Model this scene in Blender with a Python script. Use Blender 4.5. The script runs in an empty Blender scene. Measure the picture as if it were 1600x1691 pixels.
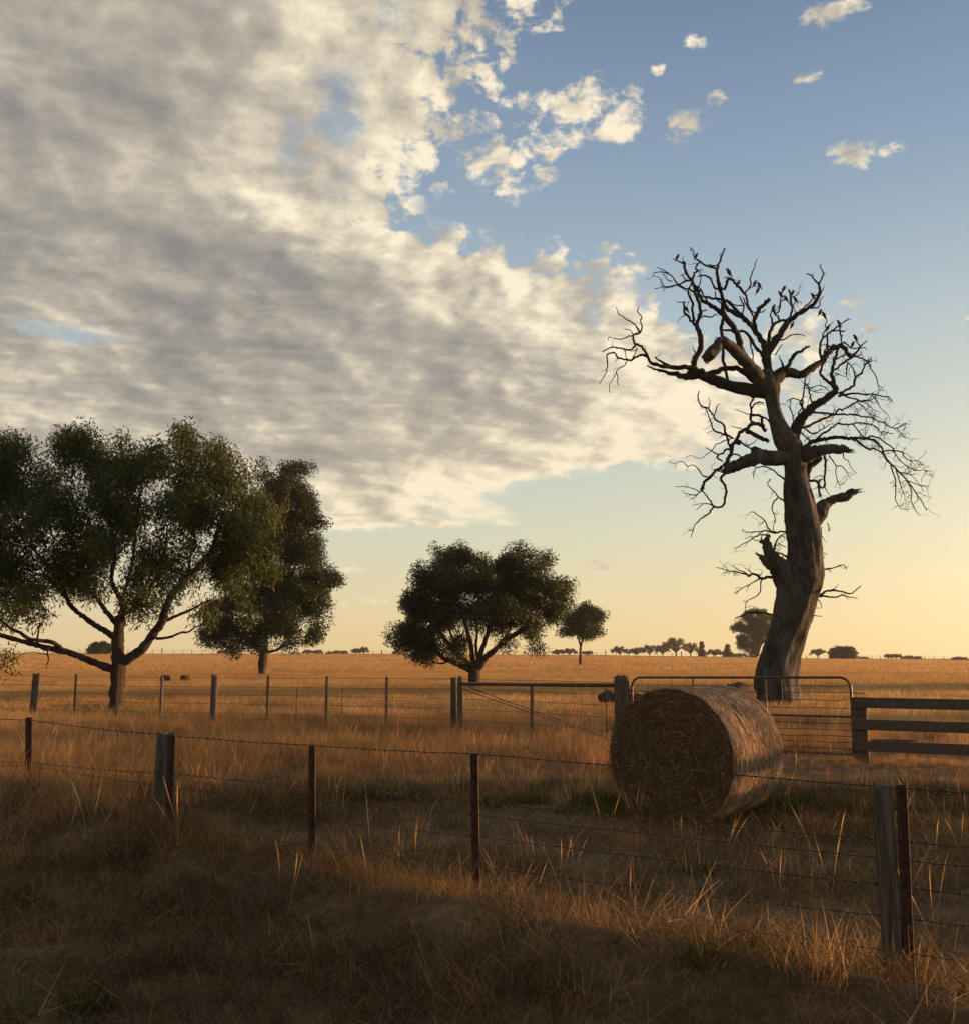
import bpy, math, random
import numpy as np
from mathutils import Vector
R = math.radians
scene = bpy.context.scene
COL = scene.collection

# ------------------------------------------------------------------ camera
F = 1677.0; CAMZ = 1.8; PITCH = math.atan((1086 - 845.5) / F)
CP, SP = math.cos(PITCH), math.sin(PITCH)
cd = bpy.data.cameras.new('camera'); cam = bpy.data.objects.new('camera', cd); COL.objects.link(cam)
cam.location = (0, 0, CAMZ); cam.rotation_euler = (math.pi / 2 + PITCH, 0, 0)
cd.sensor_width = 36; cd.sensor_fit = 'HORIZONTAL'; cd.lens = 36 * F / 1600
cd.clip_start = 0.1; cd.clip_end = 20000
scene.camera = cam

def ray(px, py):
    a = (px - 800) / F; b = (845.5 - py) / F
    return Vector((a, CP - b * SP, SP + b * CP))
def at(px, py, Y):                       # world point on the sight line of a photo pixel, at distance Y
    d = ray(px, py); t = Y / d.y
    return Vector((d.x * t, Y, CAMZ + d.z * t))

# ------------------------------------------------------------------ node helpers
class V:
    """value socket with arithmetic"""
    def __init__(s, nt, sock): s.nt = nt; s.s = sock
    def _m(s, op, *a, clamp=False):
        n = s.nt.nodes.new('ShaderNodeMath'); n.operation = op; n.use_clamp = clamp
        for i, x in enumerate((s,) + a):
            if isinstance(x, V): s.nt.links.new(x.s, n.inputs[i])
            else: n.inputs[i].default_value = x
        return V(s.nt, n.outputs[0])
    def __add__(s, o): return s._m('ADD', o)
    __radd__ = __add__
    def __sub__(s, o): return s._m('SUBTRACT', o)
    def __rsub__(s, o): return const(s.nt, o)._m('SUBTRACT', s)
    def __mul__(s, o): return s._m('MULTIPLY', o)
    __rmul__ = __mul__
    def __truediv__(s, o): return s._m('DIVIDE', o)
    def mx(s, o): return s._m('MAXIMUM', o)
    def mn(s, o): return s._m('MINIMUM', o)
    def clamp(s): return s._m('ADD', 0.0, clamp=True)
def const(nt, v):
    n = nt.nodes.new('ShaderNodeValue'); n.outputs[0].default_value = v; return V(nt, n.outputs[0])
def sstep(x, a, b, c=0.0, d=1.0):
    n = x.nt.nodes.new('ShaderNodeMapRange'); n.interpolation_type = 'SMOOTHSTEP'
    x.nt.links.new(x.s, n.inputs[0])
    for i, v in enumerate((a, b, c, d)): n.inputs[i + 1].default_value = v
    return V(x.nt, n.outputs[0])
def noise(nt, vec, scale, detail=4, rough=0.5, dist=0.0, col=False):
    n = nt.nodes.new('ShaderNodeTexNoise'); n.inputs['Scale'].default_value = scale
    n.inputs['Detail'].default_value = detail; n.inputs['Roughness'].default_value = rough
    n.inputs['Distortion'].default_value = dist
    if vec is not None: nt.links.new(vec, n.inputs['Vector'])
    return n.outputs['Color'] if col else V(nt, n.outputs['Fac'])
def mixc(nt, f, a, b, mode='MIX'):
    n = nt.nodes.new('ShaderNodeMix'); n.data_type = 'RGBA'; n.blend_type = mode
    ins = [i for i in n.inputs if i.type == 'RGBA']; fac = n.inputs[0]
    if isinstance(f, V): nt.links.new(f.s, fac)
    else: fac.default_value = f
    for sock, x in zip(ins, (a, b)):
        if isinstance(x, (tuple, list)): sock.default_value = tuple(x) + (1,) * (4 - len(x))
        else: nt.links.new(x, sock)
    return [o for o in n.outputs if o.type == 'RGBA'][0]
def ramp(nt, f, stops):
    n = nt.nodes.new('ShaderNodeValToRGB'); e = n.color_ramp.elements
    while len(e) > 1: e.remove(e[0])
    e[0].position = stops[0][0]
    for p, c in stops[1:]: e.new(p)
    for i, (p, c) in enumerate(stops): e[i].color = tuple(c) + (1,)
    nt.links.new(f.s, n.inputs[0]); return n.outputs[0]
def comb(nt, x, y, z):
    n = nt.nodes.new('ShaderNodeCombineXYZ')
    for i, v in enumerate((x, y, z)):
        if isinstance(v, V): nt.links.new(v.s, n.inputs[i])
        else: n.inputs[i].default_value = v
    return n.outputs[0]

# ------------------------------------------------------------------ sun and sky
SUN_EL = R(2.3); SUN_AZ = R(76)          # azimuth measured from the view direction (+Y) towards +X
sdir = Vector((math.sin(SUN_AZ) * math.cos(SUN_EL), math.cos(SUN_AZ) * math.cos(SUN_EL), math.sin(SUN_EL)))
sl = bpy.data.lights.new('sun', 'SUN'); so = bpy.data.objects.new('sun', sl); COL.objects.link(so)
sl.energy = 5.0; sl.angle = R(0.5); sl.color = (1.0, 0.55, 0.26)
so.rotation_euler = (-sdir).to_track_quat('-Z', 'Y').to_euler(); so.location = (40, 10, 30)

w = bpy.data.worlds.new('World'); scene.world = w; w.use_nodes = True
nt = w.node_tree; nt.nodes.clear()
tc = nt.nodes.new('ShaderNodeTexCoord')
sx = nt.nodes.new('ShaderNodeSeparateXYZ'); nt.links.new(tc.outputs['Generated'], sx.inputs[0])
X, Y, Z = (V(nt, sx.outputs[i]) for i in range(3))
AZ = X._m('ARCTAN2', Y); EL = Z._m('ARCSINE')
def azel(px, py):
    d = ray(px, py).normalized(); return math.atan2(d.x, d.y), math.asin(d.z)
sky = nt.nodes.new('ShaderNodeTexSky'); sky.sky_type = 'NISHITA'; sky.sun_disc = False
sky.sun_elevation = SUN_EL; sky.sun_rotation = SUN_AZ; sky.altitude = 100
sky.air_density = 1.0; sky.dust_density = 1.6; sky.ozone_density = 2.5
SKYGAIN = 0.12; EXPO = 0.90; EXPK = .54
# clear-sky colour: the physical sky, graded by elevation towards a clean dawn gradient
grad = ramp(nt, sstep(EL, 0.0, 0.62)*1.0, [(0, (1.02, .72, .32)), (.035, (1.02, .77, .38)), (.10, (.95, .80, .49)), (.20, (.78, .79, .60)),
    (.33, (.60, .69, .65)), (.52, (.46, .58, .66)), (.74, (.31, .42, .545)), (1, (.17, .26, .395))])
lin = nt.nodes.new('ShaderNodeMapRange')
lin.inputs[1].default_value = 0.0; lin.inputs[2].default_value = 0.62; nt.links.new(EL.s, lin.inputs[0])
nt.links.new(lin.outputs[0], [n for n in nt.nodes if n.type == 'VALTORGB'][-1].inputs[0])
warm = (sstep(AZ, -0.5, 0.9) * sstep(EL, 0.5, 0.0))
gradc = mixc(nt, warm * 0.45, grad, (1.0, .80, .42))
cool = sstep(AZ, 0.3, -0.5) * 0.22
gradc = mixc(nt, cool, gradc, (.55, .55, .52))
gs = nt.nodes.new('ShaderNodeVectorMath'); gs.operation = 'SCALE'; nt.links.new(gradc, gs.inputs[0]); gs.inputs['Scale'].default_value = EXPK / SKYGAIN
clear = mixc(nt, 0.82, sky.outputs[0], gs.outputs[0])
# the bright aureole round the rising sun, itself out of view to the right
dp = (X * sdir.x + Y * sdir.y + Z * sdir.z).mx(0.0)
aur = dp._m('POWER', 5.0) * 1.9 * sstep(Z, .42, -.02)
ag = nt.nodes.new('ShaderNodeVectorMath'); ag.operation = 'SCALE'; ag.inputs[0].default_value = (1.0 * EXPK / SKYGAIN, .72 * EXPK / SKYGAIN, .40 * EXPK / SKYGAIN); nt.links.new(aur.s, ag.inputs['Scale'])
clear = mixc(nt, 1.0, clear, ag.outputs[0], 'ADD')

# --- clouds: a broken layer, laid out by direction
zz = Z.mx(0.0) + 0.20
P = comb(nt, X / zz, Y / zz, 0.0)
Pv = nt.nodes.new('ShaderNodeVectorMath'); Pv.operation = 'ADD'; nt.links.new(P, Pv.inputs[0])
Pv.inputs[1].default_value = (math.sin(SUN_AZ) * .045, math.cos(SUN_AZ) * .045 - .03, 0)
Pw = nt.nodes.new('ShaderNodeVectorMath'); Pw.operation = 'ADD'; nt.links.new(P, Pw.inputs[0])
Pw.inputs[1].default_value = (math.sin(SUN_AZ) * .022, -.012, 0)
A2 = comb(nt, AZ, EL, 0.0)
nF = noise(nt, comb(nt, AZ, EL * 1.5, 0.0), 30.0, 6, .62, .2)    # small ragged detail
nl = noise(nt, A2, 3.2, 3, .5)                    # big shapes
nA = noise(nt, A2, 11.0, 7, .62, .3)              # ragged edge
nE = noise(nt, P, 7.5, 4, .55, .25)              # ripples
nB = noise(nt, P, 2.6, 6, .55, .15)               # puffs on the layer
nC = noise(nt, Pv.outputs[0], 2.6, 6, .55, .15)
nG = noise(nt, Pw.outputs[0], 7.5, 4, .55, .25)
nD = noise(nt, P, 1.2, 3, .5)
st = comb(nt, AZ * 5.0, EL * 26.0 + AZ * 4.0, 0.0)
nS = noise(nt, st, .8, 5, .5, .5)               # low streaks
low = sstep(EL, .30, .12)
# right-hand boundary of the deck as a curve over elevation
edge_px = [(-260, 800), (-60, 850), (0, 850), (60, 822), (120, 800), (170, 800), (215, 790), (250, 760), (290, 705), (330, 690), (375, 715), (410, 860),
    (440, 990), (475, 1060), (520, 1090), (560, 1180), (620, 1290), (680, 1300), (720, 1260), (760, 1230), (782, 1000), (795, 900), (820, 800), (850, 790), (868, 800), (880, 560), (900, 300), (940, -100), (1000, -400)]
pts = sorted((azel(800, py)[1] / 0.9, (azel(px, py)[0] + 1.2) / 2.4) for py, px in edge_px if py < 1075)
n_ = nt.nodes.new('ShaderNodeValToRGB'); e_ = n_.color_ramp.elements; e_.remove(e_[0])
e_[0].position = 0.0
for x_, y_ in pts[1:]: e_.new(max(x_, 0.0))
for i_, (x_, y_) in enumerate(pts): e_[i_].color = (y_, y_, y_, 1)
nt.links.new((EL / 0.9).s, n_.inputs[0])
AB = V(nt, n_.outputs[0]) * 2.4 - 1.2
dist = (AB - AZ)                                   # > 0 inside the deck
inside = sstep(dist, -0.05, 0.10)
warp = (nA - 0.5) * 0.62 + (nl - 0.5) * .30 + (nB - .5) * .25 + (nF - .5) * 1.5 + (nE - .5) * .5 + (nS - .5) * low * 2.6
cov = sstep(dist + warp * 0.30 * sstep(EL, .05, .35, .36, 1.0), -0.02, 0.06)
# thin places where blue shows through
thin = nt.nodes.new('ShaderNodeMath')
def blob(px, py, rx, ry, k=1.0):
    a, e = azel(px, py); ra = rx / F; re = ry / F
    u = (AZ - a) / ra; v = (EL - e) / re
    return ((1.0 - (u * u + v * v)._m('SQRT')) * k)
holes = [(110, 552, 130, 26, .8), (560, 190, 90, 120, .8), (480, 240, 70, 110, .6), (640, 20, 80, 60, .6), (720, 350, 60, 60, .8), (900, 520, 160, 40, .35), (1090, 470, 120, 22, .8), (560, 300, 80, 80, .4)]
hole = None
for h in holes:
    b = blob(*h[:4]); b = b.mx(0.0) * h[4]
    hole = b if hole is None else hole.mx(b)
cov = cov * (1.0 - sstep(hole + (nF - .5) * 1.3 + (nA - .5) * .6, 0.18, 0.75, 0.0, 0.80))
puffs = [(960, 175, 95, 45, 1.0), (1015, 205, 60, 36, 1.0), (900, 240, 90, 38, .9), (870, 300, 70, 40, .75), (1148, 70, 24, 12, 1.0), (1388, 12, 66, 20, 1.0), (1420, 251, 50, 19, 1.5), (1330, 126, 28, 13, .8),
    (1085, 118, 24, 13, 1.0), (1125, 205, 50, 26, .9), (1180, 164, 38, 16, .6), (1040, 150, 28, 14, .8), (820, 265, 80, 45, .9), (700, 862, 150, 12, .75), (1120, 770, 90, 14, .6), (980, 940, 42, 18, .8), (1410, 500, 26, 8, 1.3), (1430, 545, 14, 8, .9), (610, 990, 60, 22, .45), (590, 940, 40, 9, .5),
    (910, 912, 26, 8, .5), (1000, 408, 26, 16, .7), (1042, 422, 20, 7, .8), (1040, 450, 60, 20, .8), (1300, 560, 110, 60, .8), (1340, 700, 70, 20, .6), (1330, 600, 60, 30, .7), (900, 270, 50, 20, .8), (1600, 523, 12, 8, 1.0), (60, 600, 150, 40, .5)]
pf = None
for h in puffs:
    b = (blob(*h[:4]) * 0.9).mn(0.55) + (h[4] - 1.0) * .5
    pf = b if pf is None else pf.mx(b)
pcov = sstep(pf + (nF - .5) * 3.2 + (nA - .5) * .8, 0.10, 0.75)
cov = cov.mx(pcov)
# shading: cream where the low sun reaches, warm grey in the body
relief = (nB - nC)
body = sstep(dist + (nD - .5) * .35 + (nB - .5) * .2, 0.02, 0.42)         # 0 near the sunny edge, 1 deep inside
lit = (1.0 - body) * .50 + relief * 2.2 + (nE - nG) * sstep(nl, .35, .65, .7, 1.7) * sstep(EL, .18, .38, .45, 1.0) + (nB - .48) * .6 + (nE - .5) * .5 + (nD - .5) * .45 + (nF - .5) * .35 + (nD - .5) * .35 + (nA - .5) * .8 + .34 + sstep(EL, .36, .14) * .16 + (nS - .5) * low * 1.3
litc = lit.clamp()
ccol = ramp(nt, litc, [(0, (.27, .255, .235)), (.3, (.365, .335, .29)), (.55, (.49, .44, .36)), (.8, (.74, .65, .49)), (1, (1.0, .87, .65))])
ccol = mixc(nt, low * sstep(AZ, -.5, .5) * .40, ccol, (.90, .70, .42))
cg = nt.nodes.new('ShaderNodeVectorMath'); cg.operation = 'SCALE'; nt.links.new(ccol, cg.inputs[0]); cg.inputs['Scale'].default_value = EXPK / SKYGAIN
final = mixc(nt, cov * .97, clear, cg.outputs[0])
bg = nt.nodes.new('ShaderNodeBackground'); bg.inputs['Strength'].default_value = SKYGAIN
nt.links.new(final, bg.inputs['Color'])
wo = nt.nodes.new('ShaderNodeOutputWorld'); nt.links.new(bg.outputs[0], wo.inputs[0])
w.cycles.sampling_method = 'MANUAL'; w.cycles.sample_map_resolution = 512
scene.view_settings.view_transform = 'Standard'; scene.view_settings.look = 'None'
scene.view_settings.exposure = EXPO; scene.view_settings.gamma = 1.0
scene.cycles.max_bounces = 6; scene.cycles.transparent_max_bounces = 8; scene.cycles.volume_bounces = 0

# ------------------------------------------------------------------ mesh helpers
rng = np.random.default_rng(7); random.seed(7)
class MB:
    def __init__(s): s.v = []; s.f = []; s.n = 0; s.mats = []; s.att = []
    def add(s, v, f, m=0, a=None):
        v = np.asarray(v, float).reshape(-1, 3)
        s.v.append(v); s.f += [tuple(int(i) + s.n for i in q) for q in f]; s.n += len(v); s.mats += [m] * len(f)
        return s
    def box(s, c, h, rot=0.0, bev=0.0, m=0):
        """box with chamfered vertical and horizontal edges"""
        hx, hy, hz = h; b = min(bev, hx * .45, hy * .45, hz * .45)
        if b <= 0: b = 1e-4
        rings = []
        for z, k in ((-hz, 1), (-hz + b, 0), (hz - b, 0), (hz, 1)):
            x = hx - b * k; y = hy - b * k; c2 = b if k == 0 else b * .3
            rings.append([(-x + c2, -y, z), (x - c2, -y, z), (x, -y + c2, z), (x, y - c2, z), (x - c2, y, z), (-x + c2, y, z), (-x, y - c2, z), (-x, -y + c2, z)])
        v = np.array(rings).reshape(-1, 3); ca, sa = math.cos(rot), math.sin(rot)
        v = np.stack([v[:, 0] * ca - v[:, 1] * sa, v[:, 0] * sa + v[:, 1] * ca, v[:, 2]], 1) + np.array(c)
        f = [[r * 8 + i, r * 8 + (i + 1) % 8, (r + 1) * 8 + (i + 1) % 8, (r + 1) * 8 + i] for r in range(3) for i in range(8)]
        f += [[7 - i for i in range(8)], [24 + i for i in range(8)]]
        return s.add(v, f, m)
    def tube(s, pts, rad, sides=6, m=0, cap=True, lump=0.0, flat=1.0):
        P = np.array([tuple(p) for p in pts], float); n = len(P)
        rad = np.broadcast_to(np.asarray(rad, float), (n,))
        T = np.gradient(P, axis=0); T /= np.linalg.norm(T, axis=1)[:, None] + 1e-9
        a = np.array([0, 1.0, 0]) if abs(T[0][1]) < .8 else np.array([1.0, 0, 0])
        vs = []
        for i in range(n):
            b = np.cross(T[i], a); b /= np.linalg.norm(b) + 1e-9; a = np.cross(b, T[i])
            for k in range(sides):
                t = 2 * math.pi * k / sides
                r = rad[i] * (1 + (rng.random() - .5) * lump)
                vs.append(P[i] + r * (math.cos(t) * a * flat + math.sin(t) * b))
        f = [[i * sides + k, i * sides + (k + 1) % sides, (i + 1) * sides + (k + 1) % sides, (i + 1) * sides + k] for i in range(n - 1) for k in range(sides)]
        if cap: f += [list(range(sides))[::-1], [(n - 1) * sides + k for k in range(sides)]]
        return s.add(vs, f, m)
    def build(s, name, mat, parent=None, smooth=True):
        me = bpy.data.meshes.new(name)
        v = np.concatenate(s.v) if s.v else np.zeros((0, 3))
        me.from_pydata(v.tolist() if len(v) < 1 else [tuple(x) for x in v], [], s.f)
        for mm in (mat if isinstance(mat, (list, tuple)) else [mat]): me.materials.append(mm)
        if any(s.mats): me.polygons.foreach_set('material_index', s.mats)
        if smooth: me.polygons.foreach_set('use_smooth', [True] * len(me.polygons))
        o = bpy.data.objects.new(name, me); COL.objects.link(o)
        if parent is not None:
            o.parent = parent; me.transform(parent.matrix_world_offset) if False else None
            l = parent.location
            me.vertices.foreach_get  # keep API use explicit
            co = np.empty(len(me.vertices) * 3); me.vertices.foreach_get('co', co)
            co = co.reshape(-1, 3) - np.array(l); me.vertices.foreach_set('co', co.ravel())
        me.update(); return o
def meshraw(name, verts, faces4, mat, parent=None, attr=None, smooth=False):
    """fast mesh from numpy; faces4 (n,k) all the same size"""
    me = bpy.data.meshes.new(name); nv = len(verts); nf, k = faces4.shape
    if parent is not None: verts = verts - np.array(parent.location)
    me.vertices.add(nv); me.vertices.foreach_set('co', verts.astype(np.float32).ravel())
    me.loops.add(nf * k); me.loops.foreach_set('vertex_index', faces4.astype(np.int32).ravel())
    me.polygons.add(nf); me.polygons.foreach_set('loop_start', np.arange(0, nf * k, k, dtype=np.int32))
    me.polygons.foreach_set('loop_total', np.full(nf, k, dtype=np.int32))
    if smooth: me.polygons.foreach_set('use_smooth', np.ones(nf, bool))
    me.materials.append(mat); me.update(calc_edges=True)
    if attr is not None:
        a = me.attributes.new('rnd', 'FLOAT', 'POINT'); a.data.foreach_set('value', attr.astype(np.float32))
    o = bpy.data.objects.new(name, me)
    if parent is not None: o.parent = parent
    return o
def tag(o, label=None, cat=None, group=None, kind=None):
    if label: o['label'] = label
    if cat: o['category'] = cat
    if group: o['group'] = group
    if kind: o['kind'] = kind
    return o
def thing(name, label, cat, loc, group=None):
    o = bpy.data.objects.new(name, None); COL.objects.link(o); o.location = loc; o.empty_display_size = .1
    return tag(o, label, cat, group)

# ------------------------------------------------------------------ terrain
FA = np.array([2.38, 5.7]); FB = np.array([-5.55, 12.4]); FD = (FB - FA) / np.linalg.norm(FB - FA); FN = np.array([-FD[1], FD[0]])
if FN[1] > 0: FN = -FN                              # towards the camera
def fence_s(x, y): return (x - FA[0]) * FN[0] + (y - FA[1]) * FN[1]
def sm(a, b, x):
    t = np.clip((x - a) / (b - a), 0, 1); return t * t * (3 - 2 * t)
def vn(x, y, s, seed=0):
    """cheap smooth noise, -1..1"""
    x = x * s; y = y * s; r = np.random.default_rng(seed + 100); o = 0
    for k in range(5):
        a = r.random() * 6.283; f = .6 + r.random() * 1.3; ph = r.random(2) * 6.283
        o = o + np.sin(f * (x * np.cos(a) + y * np.sin(a)) + ph[0] + 1.3 * np.sin(.7 * f * (y * np.cos(a) - x * np.sin(a)) + ph[1]))
    return o / 3.2
RIDGE = 350.0
def G(x, y):
    x = np.asarray(x, float); y = np.asarray(y, float)
    r = np.sqrt(x * x + y * y); a = np.arctan2(x, np.maximum(y, .1))
    zr = np.interp(a, [-.6, -.45, -.1, .1, .45, .6], [2.9, 2.9, 2.8, 2.35, .55, 0.0]) + vn(a * 30, a * 0, 1.0, 3) * .10
    t = np.clip((r - 45) / (RIDGE - 45), 0, 1)
    z = zr * t ** 1.3
    z = np.where(r > RIDGE, zr - (r - RIDGE) * .012, z); z = np.maximum(z, np.where(r > RIDGE, -4.0, -9))
    s = fence_s(x, y)
    near = sm(30, 14, r)
    z = z + near * (.20 * np.exp(-((s - .60) / .42) ** 2) - .16 * sm(.9, 3.0, s))
    z = z + .15 * np.exp(-(((x + 5.4) / 2.3) ** 2 + ((y - 11.6) / 2.2) ** 2))
    z = z + near * vn(x, y, 1.1, 5) * .045 + sm(60, 20, r) * vn(x, y, .35, 6) * .04
    z = z + near * vn(x, y, 3.1, 8) * .014
    return z
def g1(x, y): return float(G(x, y))
def hit(px, py):
    d = ray(px, py); t = 2.0; last = t
    while t < 900:
        if CAMZ + d.z * t < g1(d.x * t, d.y * t): break
        last = t; t *= 1.01
    lo, hi = last, t
    for _ in range(18):
        m = (lo + hi) / 2
        if CAMZ + d.z * m < g1(d.x * m, d.y * m): hi = m
        else: lo = m
    return Vector((d.x * hi, d.y * hi, g1(d.x * hi, d.y * hi)))

# ------------------------------------------------------------------ materials
def mat(name, rough=.8, spec=.3):
    m = bpy.data.materials.new(name); m.use_nodes = True; t = m.node_tree
    b = t.nodes['Principled BSDF']; b.inputs['Roughness'].default_value = rough; b.inputs['Specular IOR Level'].default_value = spec
    return m, t, b
def objc(t):
    n = t.nodes.new('ShaderNodeTexCoord'); return n.outputs['Object']
def scaled(t, vec, sc):
    n = t.nodes.new('ShaderNodeMapping'); n.inputs['Scale'].default_value = sc; t.links.new(vec, n.inputs[0]); return n.outputs[0]
def bump(t, b, h, strength=.5, dist=.02):
    n = t.nodes.new('ShaderNodeBump'); n.inputs['Strength'].default_value = strength; n.inputs['Distance'].default_value = dist
    t.links.new(h.s, n.inputs['Height']); t.links.new(n.outputs[0], b.inputs['Normal'])

def grass_mat(name, stops, trans=.45, amp=1.0):
    m = bpy.data.materials.new(name); m.use_nodes = True; t = m.node_tree; t.nodes.clear()
    at_ = t.nodes.new('ShaderNodeAttribute'); at_.attribute_name = 'rnd'
    oi = t.nodes.new('ShaderNodeObjectInfo')
    geo = t.nodes.new('ShaderNodeNewGeometry')
    big = noise(t, geo.outputs['Position'], .12, 3, .5)
    big2 = noise(t, geo.outputs['Position'], .022, 3, .6)
    f = ((big2 - .5) * .9 * amp + V(t, at_.outputs['Fac']) * .55 + V(t, oi.outputs['Random']) * .45 + (big - .5) * 1.1 * amp).clamp()
    c = ramp(t, f, stops)
    d = t.nodes.new('ShaderNodeBsdfDiffuse'); tr = t.nodes.new('ShaderNodeBsdfTranslucent')
    t.links.new(c, d.inputs[0]); t.links.new(c, tr.inputs[0])
    mx = t.nodes.new('ShaderNodeMixShader'); mx.inputs[0].default_value = trans
    t.links.new(d.outputs[0], mx.inputs[1]); t.links.new(tr.outputs[0], mx.inputs[2])
    o = t.nodes.new('ShaderNodeOutputMaterial'); t.links.new(mx.outputs[0], o.inputs[0])
    return m
M = {}
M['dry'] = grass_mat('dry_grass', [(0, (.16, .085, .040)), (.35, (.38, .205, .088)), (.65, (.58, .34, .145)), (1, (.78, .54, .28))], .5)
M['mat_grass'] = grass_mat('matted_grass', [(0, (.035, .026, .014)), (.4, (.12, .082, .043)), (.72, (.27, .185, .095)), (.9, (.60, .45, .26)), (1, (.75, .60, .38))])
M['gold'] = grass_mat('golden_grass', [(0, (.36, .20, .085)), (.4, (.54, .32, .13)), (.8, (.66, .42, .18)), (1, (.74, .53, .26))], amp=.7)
M['green'] = grass_mat('green_grass', [(0, (.022, .030, .010)), (.4, (.055, .066, .020)), (.8, (.11, .11, .038)), (1, (.26, .20, .08))])

m, t, b = mat('soil', .95, .1); M['ground'] = m
g = t.nodes.new('ShaderNodeNewGeometry').outputs['Position']
n1 = noise(t, g, .9, 5, .6); n2 = noise(t, g, 14, 5, .65); n3 = noise(t, g, .06, 3, .5)
c = ramp(t, (n1 * .5 + n2 * .5), [(.3, (.05, .034, .022)), (.48, (.11, .070, .038)), (.62, (.18, .118, .065)), (.75, (.27, .19, .11))])
sp = t.nodes.new('ShaderNodeSeparateXYZ'); t.links.new(g, sp.inputs[0])
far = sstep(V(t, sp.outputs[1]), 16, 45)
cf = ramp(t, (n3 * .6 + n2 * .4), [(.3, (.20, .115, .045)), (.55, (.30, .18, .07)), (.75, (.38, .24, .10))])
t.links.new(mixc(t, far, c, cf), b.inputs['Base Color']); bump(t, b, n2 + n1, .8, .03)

def bark(name, stops, sc=(6, 6, 1.2), bs=.9, bd=.03, extra=None):
    m, t, b = mat(name, .9, .15); v = scaled(t, objc(t), sc)
    a = noise(t, v, 1.0, 6, .65, .6); bb = noise(t, v, 5.0, 4, .6)
    t.links.new(ramp(t, (a * .7 + bb * .3), stops), b.inputs['Base Color']); bump(t, b, a + bb * .5, bs, bd)
    return m
M['dead_bark'] = bark('dead_bark', [(.34, (.011, .009, .007)), (.44, (.035, .029, .025)), (.52, (.070, .060, .052)), (.66, (.12, .106, .093))], (1.7, 1.7, .55), 1.0, .09)
M['dead_twig'] = bark('dead_wood', [(.3, (.012, .010, .009)), (.6, (.035, .029, .025)), (.8, (.07, .06, .05))], (5, 5, 5), 1.0, .03)
M['gum_bark'] = bark('gum_bark', [(.3, (.014, .009, .007)), (.5, (.045, .029, .021)), (.7, (.11, .072, .052))], (4, 4, .8), .9, .03)
M['dark_bark'] = bark('dark_bark', [(.3, (.025, .017, .012)), (.55, (.075, .05, .036)), (.75, (.13, .09, .066))], (5, 5, .9), .9, .03)
M['old_wood'] = bark('old_wood', [(.3, (.02, .016, .013)), (.5, (.09, .072, .058)), (.7, (.21, .165, .13))], (22, 22, 1.6), 1.0, .012)
M['rail_wood'] = bark('rail_wood', [(.3, (.045, .035, .028)), (.5, (.092, .073, .058)), (.75, (.155, .125, .10))], (3, 20, 20), .8, .008)
m, t, b = mat('rusty_steel', .75, .4); M['rust'] = m
n1 = noise(t, objc(t), 30, 5, .65)
t.links.new(ramp(t, n1, [(.3, (.018, .011, .009)), (.5, (.050, .022, .014)), (.7, (.12, .045, .022))]), b.inputs['Base Color']); b.inputs['Metallic'].default_value = .25; bump(t, b, n1, .4, .003)
m, t, b = mat('wire_steel', .5, .5); M['wire'] = m
n1 = noise(t, objc(t), 18, 3, .6)
t.links.new(ramp(t, n1, [(.35, (.014, .009, .007)), (.65, (.045, .032, .026))]), b.inputs['Base Color']); b.inputs['Metallic'].default_value = .5
m, t, b = mat('painted_pipe', .42, .5); M['pipe'] = m
n1 = noise(t, objc(t), 9, 5, .6)
t.links.new(ramp(t, n1, [(.35, (.055, .028, .022)), (.55, (.10, .052, .040)), (.7, (.17, .11, .09))]), b.inputs['Base Color']); b.inputs['Metallic'].default_value = .3
m, t, b = mat('bird_feathers', .8, .2); M['bird'] = m
n1 = noise(t, objc(t), 25, 3, .6)
t.links.new(ramp(t, n1, [(.35, (.022, .020, .022)), (.7, (.07, .062, .065))]), b.inputs['Base Color'])

def leaf_mat(name, stops, trans=.4):
    m = bpy.data.materials.new(name); m.use_nodes = True; t = m.node_tree; t.nodes.clear()
    at_ = t.nodes.new('ShaderNodeAttribute'); at_.attribute_name = 'rnd'
    c = ramp(t, V(t, at_.outputs['Fac']) * 1.0, stops)
    p = t.nodes.new('ShaderNodeBsdfPrincipled'); p.inputs['Roughness'].default_value = .5; p.inputs['Specular IOR Level'].default_value = .35
    tr = t.nodes.new('ShaderNodeBsdfTranslucent'); t.links.new(c, p.inputs['Base Color']); t.links.new(c, tr.inputs[0])
    mx = t.nodes.new('ShaderNodeMixShader'); mx.inputs[0].default_value = trans
    t.links.new(p.outputs[0], mx.inputs[1]); t.links.new(tr.outputs[0], mx.inputs[2])
    o = t.nodes.new('ShaderNodeOutputMaterial'); t.links.new(mx.outputs[0], o.inputs[0]); return m
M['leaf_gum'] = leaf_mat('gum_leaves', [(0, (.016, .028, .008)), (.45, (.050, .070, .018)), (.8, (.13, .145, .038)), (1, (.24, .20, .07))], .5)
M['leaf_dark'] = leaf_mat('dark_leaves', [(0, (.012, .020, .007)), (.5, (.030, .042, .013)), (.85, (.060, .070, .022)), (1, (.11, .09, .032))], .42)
M['leaf_hazed'] = leaf_mat('hazed_far_leaves', [(0, (.09, .074, .042)), (.6, (.16, .125, .07)), (1, (.22, .17, .10))], .45)  # paler and warmer: distance haze put into the leaf colour

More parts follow.
